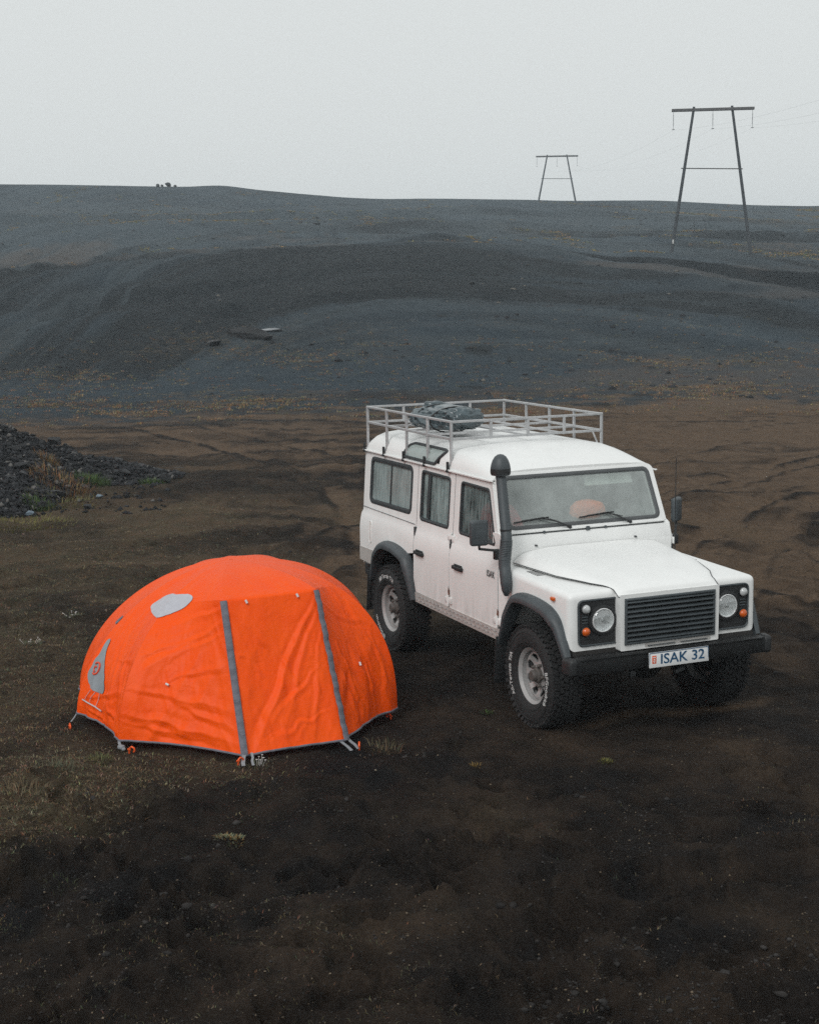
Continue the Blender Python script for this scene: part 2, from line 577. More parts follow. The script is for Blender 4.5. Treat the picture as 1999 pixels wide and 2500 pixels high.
def cover(x, y):
    """what lies on the sand: (ochre silt, moss and litter, bluish cinder of the slope, rusty tufts)"""
    d, a = polar(x, y)
    lo = fbm(x / 5.5, y / 3.0, 101, 4)
    mid = fbm(x / 1.6, y / 1.0, 105, 4)
    big = fbm(x / 16, y / 16, 107, 3)
    # direction across the view, streaked like driven tracks
    u = (x - CX) * math.sin(YAW) - (y - CY) * math.cos(YAW)
    v = (x - CX) * math.cos(YAW) + (y - CY) * math.sin(YAW)
    st = fbm(u / 9.0, v / 0.9, 109, 4)
    right = sst(2, -9, a)
    base = 0.20 + 0.36 * sst(12, 18, d) * right + 0.18 * sst(13, 20, d) + 0.24 * sst(24, 33, d)
    silt = base + 0.36 * st * sst(11, 18, d) + 0.25 * lo * sst(9, 20, d) + 0.22 * mid
    silt = silt + 0.16 * sst(16, 11, d) * sst(9.5, 10.8, d + 1.2 * lo) + 0.12 * mid * sst(14, 10, d)
    silt = silt * sst(50, 38, d + 7.0 * st + 4.0 * lo - 1.5 * right)
    st2 = fbm((u + 0.3 * v) / 4.0, (v + 2.6 * lo + 0.5 * mid) / 0.55, 131, 4)
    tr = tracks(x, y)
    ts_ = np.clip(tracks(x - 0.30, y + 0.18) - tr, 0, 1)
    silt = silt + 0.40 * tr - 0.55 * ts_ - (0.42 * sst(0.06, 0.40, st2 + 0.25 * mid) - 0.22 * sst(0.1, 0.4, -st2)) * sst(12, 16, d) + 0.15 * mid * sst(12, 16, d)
    silt = sst(0.15, 0.95, silt)
    tan = np.exp(-((x - 0.10 + 0.09 * vn(y * 2.1, y * 0, 8) - 0.04 * y) / 0.10) ** 2) * sst(-0.85, -0.5, y) * sst(1.45, 1.1, y)
    silt = np.maximum(silt, tan * (0.7 + 0.8 * np.abs(mid)))
    hp = sst(0.12, 0.5, fbm(x / 9, y / 14, 113, 4) + 0.25 * mid) * sst(44, 52, d) * sst(205, 120, d)
    silt = np.clip(silt, 0, 1) + 0.38 * hp
    left = sst(1.5, 9, a + 2.5 * lo)
    moss = left * sst(8.6, 13.0, d + 2.2 * mid + 1.5 * lo) * sst(33, 24, d + 3 * lo) * (0.82 + 0.9 * mid + 0.6 * lo)
    moss = moss + 0.35 * sst(0.15, 0.6, mid + 0.4 * lo) * sst(7, 9, d) * sst(30, 20, d)
    hill = sst(37, 48, d + 6.0 * st + 3 * lo)
    rust = sst(0.1, 0.55, fbm(x / 7, y / 3.2, 121, 4)) * sst(40, 46, d) * sst(75, 50, d)
    rust = rust + sst(0.18, 0.55, fbm(x / 11, y / 5, 127, 4) + 0.12 * mid) * sst(105, 135, d) * (0.25 + 0.75 * sst(-2, -9, a)) * sst(-3, 6, np.abs(a - 2))
    return np.clip(silt, 0, 1), np.clip(moss, 0, 1), np.clip(hill, 0, 1), np.clip(rust, 0, 1)

def cover2(x, y):
    """(dark damp cinder with heather, loose pale cinder, damp stain on the near sand)"""
    d, a = polar(x, y)
    b1 = fbm(x / 26, y / 13, 141, 4)
    b2 = fbm(x / 8, y / 5, 147, 4)
    b3 = fbm(x / 2.6, y / 1.7, 149, 3)
    near = sst(50, 62, d) * sst(112, 104, d + 3 * b2)
    knoll = np.exp(-((d - 88) / 20) ** 2) * np.exp(-((a - 2.5) / 4.5) ** 2)
    dark = near * (0.40 + 0.75 * b1 + 0.45 * b2) + 0.75 * knoll  # dark cinder and heather, with the shade of the relief painted in
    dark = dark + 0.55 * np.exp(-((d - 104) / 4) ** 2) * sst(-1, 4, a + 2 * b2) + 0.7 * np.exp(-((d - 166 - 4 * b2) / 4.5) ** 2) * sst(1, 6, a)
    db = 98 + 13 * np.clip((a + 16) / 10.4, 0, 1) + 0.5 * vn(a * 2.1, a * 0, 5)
    bank = sst(-5.0, -6.5, a) * sst(db - 2.4 + 0.1 * (a + 5), db - 1.2, d) * sst(db + 1.1, db + 0.4, d)  # shade of the steep bank face, painted as darker ground
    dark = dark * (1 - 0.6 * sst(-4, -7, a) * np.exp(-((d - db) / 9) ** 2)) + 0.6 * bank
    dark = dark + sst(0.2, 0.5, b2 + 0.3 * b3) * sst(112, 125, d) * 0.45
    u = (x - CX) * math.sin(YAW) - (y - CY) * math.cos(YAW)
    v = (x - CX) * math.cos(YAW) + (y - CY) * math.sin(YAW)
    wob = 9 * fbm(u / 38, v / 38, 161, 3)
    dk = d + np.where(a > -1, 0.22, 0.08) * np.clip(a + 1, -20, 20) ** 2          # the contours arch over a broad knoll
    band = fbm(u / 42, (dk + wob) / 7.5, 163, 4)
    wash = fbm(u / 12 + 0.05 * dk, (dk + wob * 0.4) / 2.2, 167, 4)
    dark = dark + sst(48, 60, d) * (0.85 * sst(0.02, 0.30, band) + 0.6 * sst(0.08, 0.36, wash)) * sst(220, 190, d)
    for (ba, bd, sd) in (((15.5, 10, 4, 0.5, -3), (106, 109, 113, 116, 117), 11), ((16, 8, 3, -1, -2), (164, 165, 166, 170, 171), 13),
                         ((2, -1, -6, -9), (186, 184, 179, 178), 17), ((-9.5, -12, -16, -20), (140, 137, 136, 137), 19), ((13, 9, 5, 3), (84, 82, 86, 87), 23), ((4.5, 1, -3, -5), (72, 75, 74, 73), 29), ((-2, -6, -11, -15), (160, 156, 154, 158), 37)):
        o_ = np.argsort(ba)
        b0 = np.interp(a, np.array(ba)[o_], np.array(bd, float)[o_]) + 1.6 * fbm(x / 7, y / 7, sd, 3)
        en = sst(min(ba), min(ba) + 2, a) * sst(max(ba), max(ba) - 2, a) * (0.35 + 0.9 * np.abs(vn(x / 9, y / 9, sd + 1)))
        dark = dark + 1.0 * en * sst(b0 - 2.8 - 3 * b3, b0 - 0.9, d) * sst(b0 + 0.5, b0, d)  # scarp faces painted dark for their shade
    pale = sst(106, 118, d) * sst(-0.5, 0.5, b1 + 0.5 * b3) + 0.5 * sst(-0.1, 0.6, b3 + b1) * sst(46, 60, d) * sst(0, -9, a) + sst(48, 60, d) * 0.65 * sst(0.02, 0.4, -band + 0.7 * wash)  # pale cinder, with lighter ridges of the relief painted in
    lump_tone = sst(0.05, 0.40, fbm(x / 0.42, y / 0.30, 153, 4)) * (0.55 + 0.45 * sst(-.3, .3, fbm(x / 2, y / 2, 157, 2))) * sst(16, 11, d)  # dark sand patches, also painted in for the shading of lumps
    pale = pale * (1 - bank)
    return np.clip(dark, 0, 1), np.clip(pale, 0, 1), np.clip(lump_tone, 0, 1), np.clip(bank * (0.8 + 0.5 * b3), 0, 1)

def mat_ground():
    m = bpy.data.materials.new('volcanic_sand')
    t, N, L, b = nodes_of(m)
    tc = N.new('ShaderNodeTexCoord')
    at_ = N.new('ShaderNodeAttribute'); at_.attribute_name = 'cover'
    sep = N.new('ShaderNodeSeparateColor')
    L.new(at_.outputs['Color'], sep.inputs[0])
    def noise(scale, detail=8, rough=0.6, stretch=None):
        n = N.new('ShaderNodeTexNoise')
        n.inputs['Scale'].default_value = scale; n.inputs['Detail'].default_value = detail; n.inputs['Roughness'].default_value = rough
        L.new(tc.outputs['Object'], n.inputs['Vector'])
        return n.outputs['Fac']
    def ramp(f, p0, p1, c0, c1):
        r = N.new('ShaderNodeValToRGB')
        r.color_ramp.elements[0].position = p0; r.color_ramp.elements[1].position = p1
        r.color_ramp.elements[0].color = (*c0, 1); r.color_ramp.elements[1].color = (*c1, 1)
        L.new(f, r.inputs['Fac']); return r.outputs['Color']
    def mix(f, a, c):
        x = N.new('ShaderNodeMix'); x.data_type = 'RGBA'
        if isinstance(f, float): x.inputs['Factor'].default_value = f
        else: L.new(f, x.inputs['Factor'])
        L.new(a, x.inputs[6]); L.new(c, x.inputs[7]); return x.outputs[2]
    def math_(op, a, c):
        x = N.new('ShaderNodeMath'); x.operation = op; x.use_clamp = True
        for i, q in enumerate((a, c)):
            if isinstance(q, (int, float)): x.inputs[i].default_value = q
            else: L.new(q, x.inputs[i])
        return x.outputs[0]
    fine = noise(38, 8, 0.75)
    coarse = noise(3.2, 8, 0.65)
    grit = noise(160, 4, 0.7)
    sand = ramp(fine, 0.35, 0.68, (0.0088, 0.0070, 0.0059), (0.0340, 0.0262, 0.0212))
    sandb = ramp(coarse, 0.40, 0.61, (0.0062, 0.0060, 0.0062), (0.0360, 0.0270, 0.0212))  # coarse tone contrast also paints in the look of shaded lumps
    sand = mix(0.6, sand, sandb)
    silt = ramp(fine, 0.3, 0.7, (0.054, 0.038, 0.026), (0.185, 0.126, 0.084))
    moss = ramp(fine, 0.32, 0.7, (0.033, 0.024, 0.0155), (0.150, 0.113, 0.071))
    mossg = ramp(coarse, 0.42, 0.62, (0.070, 0.064, 0.038), (0.090, 0.058, 0.035))
    moss = mix(0.45, moss, mossg)
    c1 = ramp(noise(1.1, 10, 0.72), 0.32, 0.68, (0.0150, 0.0235, 0.0315), (0.047, 0.063, 0.075))
    c2 = ramp(noise(9, 8, 0.75), 0.3, 0.7, (0.0110, 0.0180, 0.0250), (0.060, 0.079, 0.092))
    cinder = mix(0.5, c1, c2)
    at2 = N.new('ShaderNodeAttribute'); at2.attribute_name = 'cover2'
    se2 = N.new('ShaderNodeSeparateColor'); L.new(at2.outputs['Color'], se2.inputs[0])
    heath_shade = ramp(noise(2.3, 10, 0.8), 0.35, 0.68, (0.0055, 0.0080, 0.0100), (0.030, 0.034, 0.036))  # heather and dark cinder, also the painted shade of slope faces
    cinder = mix(math_('MULTIPLY', se2.outputs[0], 0.92), cinder, heath_shade)
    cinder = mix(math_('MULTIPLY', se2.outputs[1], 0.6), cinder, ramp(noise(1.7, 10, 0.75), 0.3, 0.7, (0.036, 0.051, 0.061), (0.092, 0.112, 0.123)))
    sand = mix(math_('MULTIPLY', se2.outputs[2], 0.8), sand, ramp(fine, 0.35, 0.7, (0.0075, 0.0078, 0.0088), (0.0165, 0.0160, 0.0165)))  # bluish sand patches that also stand in for lump shading
    rust = ramp(noise(4.5, 8, 0.75), 0.35, 0.65, (0.066, 0.056, 0.036), (0.21, 0.145, 0.075))
    cinder = mix(at2.outputs['Alpha'], cinder, ramp(noise(3.0, 10, 0.8), 0.35, 0.7, (0.0025, 0.0040, 0.0055), (0.0130, 0.0165, 0.0190)))  # near-black colour paints the bank face as if shaded
    k1 = math_('MULTIPLY', sep.outputs[0], math_('SUBTRACT', 0.97, math_('MULTIPLY', math_('MAXIMUM', se2.outputs[0], at2.outputs['Alpha']), sep.outputs[2])))
    col = mix(sep.outputs[2], sand, cinder)
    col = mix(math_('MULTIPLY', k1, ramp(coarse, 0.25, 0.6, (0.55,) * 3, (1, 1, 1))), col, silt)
    col = mix(math_('MULTIPLY', sep.outputs[1], ramp(noise(14, 8, 0.8), 0.38, 0.6, (0.15,) * 3, (1, 1, 1))), col, moss)
    col = mix(math_('MULTIPLY', at_.outputs['Alpha'], ramp(noise(2.6, 8, 0.8), 0.5, 0.66, (0, 0, 0), (0.85,) * 3)), col, rust)
    # pale grit scattered on the near sand
    col = mix(ramp(grit, 0.70, 0.76, (0, 0, 0), (0.5,) * 3), col, ramp(fine, 0.4, 0.6, (0.16, 0.13, 0.085), (0.20, 0.18, 0.15)))
    L.new(col, b.inputs['Base Color'])
    b.inputs['Roughness'].default_value = 0.92
    b.inputs['Specular IOR Level'].default_value = 0.06
    b1 = N.new('ShaderNodeBump'); b1.inputs['Strength'].default_value = 0.9; b1.inputs['Distance'].default_value = 0.03
    L.new(fine, b1.inputs['Height'])
    b2 = N.new('ShaderNodeBump'); b2.inputs['Strength'].default_value = 0.8; b2.inputs['Distance'].default_value = 0.12
    L.new(noise(2.2, 10, 0.7), b2.inputs['Height']); L.new(b1.outputs[0], b2.inputs['Normal'])
    L.new(b2.outputs[0], b.inputs['Normal'])
    return m

def build_ground():
    # rings: close together where the photograph looks, opening out to the horizon
    inv = np.linspace(1 / 5.2, 1 / 46, 620)
    r = np.concatenate([[0.0, 1.5, 3.0, 4.2], 1 / inv, np.linspace(46.3, 120, 130), np.linspace(120.8, 232, 120), np.geomspace(236, 1250, 22)])
    a = np.concatenate([np.linspace(-180, -40, 40), np.linspace(-38, -18.5, 30), np.linspace(-18, 18, 600), np.linspace(18.5, 38, 30), np.linspace(40, 180, 40)[:-1]])
    A, RR = np.meshgrid(a, r, indexing='ij')
    x, y = at(RR.ravel(), A.ravel())
    z = terrain(x, y)
    na, nr = len(a), len(r)
    i, j = np.meshgrid(np.arange(na), np.arange(nr - 1), indexing='ij')
    p = (i * nr + j).ravel(); q = (((i + 1) % na) * nr + j).ravel()
    faces = np.stack([p, p + 1, q + 1, q], 1).astype(np.int32)
    me = bpy.data.meshes.new('ground')
    me.vertices.add(len(x))
    me.vertices.foreach_set('co', np.stack([x, y, z], 1).astype(np.float32).ravel())
    me.loops.add(faces.size)
    me.loops.foreach_set('vertex_index', faces.ravel())
    me.polygons.add(len(faces))
    me.polygons.foreach_set('loop_start', np.arange(0, faces.size, 4, dtype=np.int32))
    me.polygons.foreach_set('use_smooth', np.ones(len(faces), bool))
    me.update(calc_edges=True)
    c = cover(x, y)
    at_ = me.color_attributes.new('cover', 'FLOAT_COLOR', 'POINT')
    at_.data.foreach_set('color', np.stack(c, 1).astype(np.float32).ravel())
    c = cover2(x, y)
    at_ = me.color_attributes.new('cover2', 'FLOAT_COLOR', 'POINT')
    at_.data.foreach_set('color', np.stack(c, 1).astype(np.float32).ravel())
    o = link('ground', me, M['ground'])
    tag(o, 'black volcanic sand rising to a bare cinder slope', kind='structure')
    return o

M['ground'] = mat_ground()
build_ground()

# ------------------------------------------------------------------ the off-road car (world axes: +X is its nose, its right flank faces -Y)
def paint_material():
    m = mat('white_paint', (0.775, 0.780, 0.768), rough=0.38, var=0.03, scale=3.0, spec=0.5)
    t, N, L, b = nodes_of(m)
    src = b.inputs['Base Color'].links[0].from_socket
    tc = N.new('ShaderNodeTexCoord')
    # road dust: thick low down, in vertical runs
    mp = N.new('ShaderNodeMapping'); mp.inputs['Scale'].default_value = (9, 9, 1.5)
    L.new(tc.outputs['Object'], mp.inputs['Vector'])
    nz = N.new('ShaderNodeTexNoise'); nz.inputs['Scale'].default_value = 1.6; nz.inputs['Detail'].default_value = 9; nz.inputs['Roughness'].default_value = 0.7
    L.new(mp.outputs[0], nz.inputs['Vector'])
    sx = N.new('ShaderNodeSeparateXYZ'); L.new(tc.outputs['Object'], sx.inputs[0])
    mr = N.new('ShaderNodeMapRange'); mr.inputs['From Min'].default_value = 1.0; mr.inputs['From Max'].default_value = 0.55
    mr.inputs['To Min'].default_value = 0.04; mr.inputs['To Max'].default_value = 0.45
    L.new(sx.outputs['Z'], mr.inputs['Value'])
    rp = N.new('ShaderNodeValToRGB'); rp.color_ramp.elements[0].position = 0.42; rp.color_ramp.elements[1].position = 0.72
    L.new(nz.outputs['Fac'], rp.inputs['Fac'])
    mu = N.new('ShaderNodeMath'); mu.operation = 'MULTIPLY'
    L.new(rp.outputs['Color'], mu.inputs[0]); L.new(mr.outputs[0], mu.inputs[1])
    mx = N.new('ShaderNodeMix'); mx.data_type = 'RGBA'
    L.new(mu.outputs[0], mx.inputs['Factor']); L.new(src, mx.inputs[6]); mx.inputs[7].default_value = (0.30, 0.285, 0.255, 1)
    L.new(mx.outputs[2], b.inputs['Base Color'])
    # rain drops standing on the paint
    vo = N.new('ShaderNodeTexVoronoi'); vo.inputs['Scale'].default_value = 55
    L.new(tc.outputs['Object'], vo.inputs['Vector'])
    r2 = N.new('ShaderNodeValToRGB'); r2.color_ramp.elements[0].color = (1, 1, 1, 1); r2.color_ramp.elements[1].color = (0, 0, 0, 1); r2.color_ramp.elements[1].position = 0.25
    L.new(vo.outputs['Distance'], r2.inputs['Fac'])
    bp = N.new('ShaderNodeBump'); bp.inputs['Strength'].default_value = 0.16; bp.inputs['Distance'].default_value = 0.004
    L.new(r2.outputs['Color'], bp.inputs['Height'])
    n3 = N.new('ShaderNodeTexNoise'); n3.inputs['Scale'].default_value = 2.2; L.new(tc.outputs['Object'], n3.inputs['Vector'])
    b3 = N.new('ShaderNodeBump'); b3.inputs['Strength'].default_value = 0.12; b3.inputs['Distance'].default_value = 0.03
    L.new(n3.outputs['Fac'], b3.inputs['Height']); L.new(bp.outputs[0], b3.inputs['Normal'])
    L.new(b3.outputs[0], b.inputs['Normal'])
    return m

def glass_material(name, fog, streak, tint=(0.30, 0.345, 0.34)):
    """misted glass: a film of condensation over clear glass, thinner where drops have run down"""
    m = bpy.data.materials.new(name)
    t, N, L, b = nodes_of(m)
    b.inputs['Base Color'].default_value = (*tint, 1)
    b.inputs['Roughness'].default_value = 0.16
    b.inputs['Specular IOR Level'].default_value = 0.6
    tr = N.new('ShaderNodeBsdfTransparent'); tr.inputs['Color'].default_value = (0.72, 0.80, 0.77, 1)
    gl = N.new('ShaderNodeBsdfGlossy'); gl.inputs['Roughness'].default_value = 0.04
    fr = N.new('ShaderNodeFresnel'); fr.inputs['IOR'].default_value = 1.5
    clear = N.new('ShaderNodeMixShader')
    L.new(fr.outputs[0], clear.inputs['Fac']); L.new(tr.outputs[0], clear.inputs[1]); L.new(gl.outputs[0], clear.inputs[2])
    tc = N.new('ShaderNodeTexCoord')
    mp = N.new('ShaderNodeMapping'); mp.inputs['Scale'].default_value = (1, 1, 0.05 if streak else 1)
    L.new(tc.outputs['Object'], mp.inputs['Vector'])
    nz = N.new('ShaderNodeTexNoise'); nz.inputs['Scale'].default_value = 42 if streak else 5; nz.inputs['Detail'].default_value = 5; nz.inputs['Roughness'].default_value = 0.7
    L.new(mp.outputs[0], nz.inputs['Vector'])
    n2 = N.new('ShaderNodeTexNoise'); n2.inputs['Scale'].default_value = 4.0; n2.inputs['Detail'].default_value = 4
    L.new(tc.outputs['Object'], n2.inputs['Vector'])
    ad = N.new('ShaderNodeMath'); ad.operation = 'MULTIPLY_ADD'; ad.inputs[1].default_value = 0.6 if streak else 0.3
    L.new(n2.outputs['Fac'], ad.inputs[0]); L.new(nz.outputs['Fac'], ad.inputs[2])
    rp = N.new('ShaderNodeValToRGB')
    rp.color_ramp.elements[0].position = 0.62 if streak else 0.3; rp.color_ramp.elements[1].position = 0.95
    lo, hi = fog
    rp.color_ramp.elements[0].color = (lo, lo, lo, 1); rp.color_ramp.elements[1].color = (hi, hi, hi, 1)
    L.new(ad.outputs[0], rp.inputs['Fac'])
    mx = N.new('ShaderNodeMixShader')
    L.new(rp.outputs['Color'], mx.inputs['Fac']); L.new(clear.outputs[0], mx.inputs[1]); L.new(b.outputs[0], mx.inputs[2])
    L.new(mx.outputs[0], N['Material Output'].inputs['Surface'])
    return m

M['paint'] = paint_material()
M['seam'] = mat('sealer', (0.62, 0.60, 0.57), rough=0.6)
M['plastic'] = mat('faded_black_plastic', (0.050, 0.060, 0.066), rough=0.5, var=0.25, scale=7, bump=0.1, bscale=220)
M['steelblk'] = mat('black_steel', (0.008, 0.0085, 0.009), rough=0.55, var=0.4, scale=9, spec=0.35)
M['dark'] = mat('black_plastic', (0.016, 0.017, 0.018), rough=0.55, var=0.2, scale=9)
M['under'] = mat('underbody_dirt', (0.012, 0.0105, 0.0095), rough=0.9, var=0.4, scale=9)
M['rubber'] = mat('tyre_rubber', (0.0125, 0.0125, 0.0130), rough=0.82, var=0.35, scale=16, bump=0.2, bscale=90, col2=None)
M['seal'] = mat('window_rubber', (0.030, 0.035, 0.038), rough=0.6, var=0.2)
M['sealgrey'] = mat('grey_rubber', (0.075, 0.08, 0.083), rough=0.6, var=0.15)
M['galv'] = mat('galvanised_steel', (0.44, 0.445, 0.45), rough=0.5, metal=0.35, var=0.16, scale=22)
M['steel'] = mat('rim_paint', (0.36, 0.355, 0.35), rough=0.42, metal=0.2, var=0.12, scale=14)
M['chrome'] = mat('reflector', (0.86, 0.87, 0.87), rough=0.3, metal=0.35, var=0.3, scale=24)
M['lens'] = mat('headlamp_glass', (0.42, 0.43, 0.43), rough=0.12, metal=0.0, var=0.45, scale=11, coat=0.6)
M['amber'] = mat('amber_lens', (0.55, 0.095, 0.008), rough=0.25, var=0.3, scale=30, coat=0.4)
M['white'] = mat('plate_white', (0.72, 0.73, 0.73), rough=0.4, var=0.02)
M['blue'] = mat('plate_blue', (0.010, 0.072, 0.155), rough=0.5, var=0.05)
M['letter'] = mat('white_lettering', (0.55, 0.55, 0.54), rough=0.7, var=0.25, scale=60)
M['sticker'] = mat('orange_sticker', (0.72, 0.12, 0.04), rough=0.5, var=0.1)
M['decal'] = mat('black_decal', (0.02, 0.02, 0.022), rough=0.5)
M['rustm'] = mat('rust', (0.125, 0.045, 0.02), rough=0.9, var=0.5, scale=50)
M['hub'] = mat('dusty_hub', (0.085, 0.075, 0.068), rough=0.6, var=0.3, scale=20)
M['chequer'] = mat('worn_alloy_plate', (0.50, 0.48, 0.455), rough=0.5, metal=0.25, var=0.1, scale=10)
M['seat'] = mat('grey_cloth', (0.07, 0.075, 0.08), rough=0.9)
def clear_glass():
    m = bpy.data.materials.new('clear_lens')
    t, N, L, b = nodes_of(m)
    tr = N.new('ShaderNodeBsdfTransparent'); tr.inputs['Color'].default_value = (0.93, 0.95, 0.95, 1)
    gl = N.new('ShaderNodeBsdfGlossy'); gl.inputs['Roughness'].default_value = 0.05
    nz = N.new('ShaderNodeTexNoise'); nz.inputs['Scale'].default_value = 25
    mr = N.new('ShaderNodeMapRange'); mr.inputs['To Min'].default_value = 0.10; mr.inputs['To Max'].default_value = 0.24
    L.new(nz.outputs['Fac'], mr.inputs['Value'])
    mx = N.new('ShaderNodeMixShader'); L.new(mr.outputs[0], mx.inputs['Fac']); L.new(tr.outputs[0], mx.inputs[1]); L.new(gl.outputs[0], mx.inputs[2])
    L.new(mx.outputs[0], N['Material Output'].inputs['Surface'])
    return m
M['clear'] = clear_glass()
M['ws'] = glass_material('misted_windscreen', (0.26, 0.50), False, (0.64, 0.70, 0.68))
M['fog'] = glass_material('misted_side_glass', (0.20, 0.86), True, (0.36, 0.46, 0.455))
M['fogr'] = glass_material('misted_rear_glass', (0.42, 0.82), True, (0.40, 0.485, 0.48))
M['fogf'] = glass_material('misted_door_glass', (0.06, 0.50), True, (0.36, 0.46, 0.455))
M['alp'] = glass_material('roof_side_glass', (0.5, 0.75), False, (0.46, 0.54, 0.52))
M['mirror'] = mat('mirror_glass', (0.6, 0.62, 0.62), rough=0.05, metal=1.0, var=0.02)

CAR = empty('off_road_car', (0, 0, 0))
tag(CAR, 'white long-wheelbase off-road station wagon with snorkel and roof rack beside the orange tent', 'car')

def side_y(z):
    if z <= 1.02:
        return 0.828
    if z <= 1.225:
        return 0.828 - 0.034 * ((z - 1.02) / 0.205) ** 2.2
    return 0.794 - 0.042 * (z - 1.225) / 0.585

def flank(s, off=0.0):
    return lambda x, z: (x, s * (side_y(z) + off), z)

GZL = [0.7, 0.85, 1.0, 1.05, 1.09, 1.13, 1.16, 1.19, 1.215, 1.24, 1.5, 1.78]
ARCH_F = [(-0.57, 0.55), (-0.47, 0.72), (-0.40, 0.84), (-0.29, 0.965), (-0.17, 1.005), (0.04, 1.008), (0.24, 0.985), (0.36, 0.94), (0.44, 0.86), (0.54, 0.66)]
ARCH_R = [(-3.30, 0.60), (-3.20, 0.80), (-3.09, 0.925), (-2.96, 0.995), (-2.84, 1.01), (-2.66, 1.003), (-2.47, 0.965), (-2.39, 0.91), (-2.335, 0.77), (-2.285, 0.57)]
W1 = roundpoly([(-3.45, 1.315), (-2.45, 1.325), (-2.45, 1.76), (-3.45, 1.755)], 0.075)
W2 = roundpoly([(-2.25, 1.305), (-1.645, 1.305), (-1.645, 1.745), (-2.25, 1.75)], 0.045)
W3 = roundpoly([(-1.43, 1.30), (-0.74, 1.295), (-0.905, 1.735), (-1.43, 1.74)], [0.04, 0.03, 0.05, 0.04])

def door_handle(door, x, s):
    bm = bmesh.new()
    y = s * 0.832
    add_box(bm, (x + 0.02, y, 1.012), (0.15, 0.006, 0.055), 0.002)
    add_box(bm, (x + 0.035, y + s * 0.024, 1.014), (0.17, 0.012, 0.026), 0.004)
    add_box(bm, (x - 0.035, y + s * 0.012, 1.014), (0.03, 0.03, 0.034), 0.004)
    add_box(bm, (x + 0.105, y + s * 0.012, 1.012), (0.022, 0.026, 0.03), 0.004)
    bm_obj('handle', bm, M['dark'], door, smooth=40)

def hinge(door, x, z, s, rusty):
    bm = bmesh.new()
    y = s * (side_y(z) + 0.006)
    add_tube(bm, [(x, y + s * 0.006, z - 0.045), (x, y + s * 0.006, z + 0.045)], 0.011, 8)
    add_box(bm, (x + 0.03, y, z), (0.06, 0.012, 0.055), 0.003)
    add_box(bm, (x - 0.035, y, z), (0.07, 0.010, 0.045), 0.003)
    bm_obj('hinge', bm, M['paint'], door, smooth=40)
    if rusty:
        v = []
        rr = random.Random(int(z * 1000) + int(x * 77))
        for i in range(14):
            a = 2 * math.pi * i / 14
            v.append((x + math.cos(a) * 0.016 * rr.uniform(.6, 1.4), s * (side_y(z) + 0.004), z + 0.055 + math.sin(a) * 0.055 * rr.uniform(.6, 1.3)))
        o = mesh('rust_stain', v, [tuple(range(14))], M['rustm'], door)
        o['label'] = 'rusty streak below the hinge'

def window(parent, poly, s, g, divider=None, wide=0.034, recess=0.012):
    p = ring('window_seal', inset(poly, -0.006), wide, flank(s), M['seal'], parent, h=0.007, d=0.03, nrm=(0, s, 0))
    q = sheet('window_pane', inset(poly, wide * 0.7), [], flank(s, -recess), g, parent, gx=0.3, smooth=30)
    if divider:
        for (x, w) in divider:
            zz = [z for (_, z) in poly]
            z0, z1 = min(zz) + 0.03, max(zz) - 0.03
            bm = bmesh.new()
            y0, y1 = s * (side_y(z0) - 0.004), s * (side_y(z1) - 0.004)
            add_bar(bm, (x, y0, z0), (x, y1, z1), w, 0.012, 0.002, (0, 1, 0))
            bm_obj('window_divider', bm, M['seal'], parent, smooth=40)

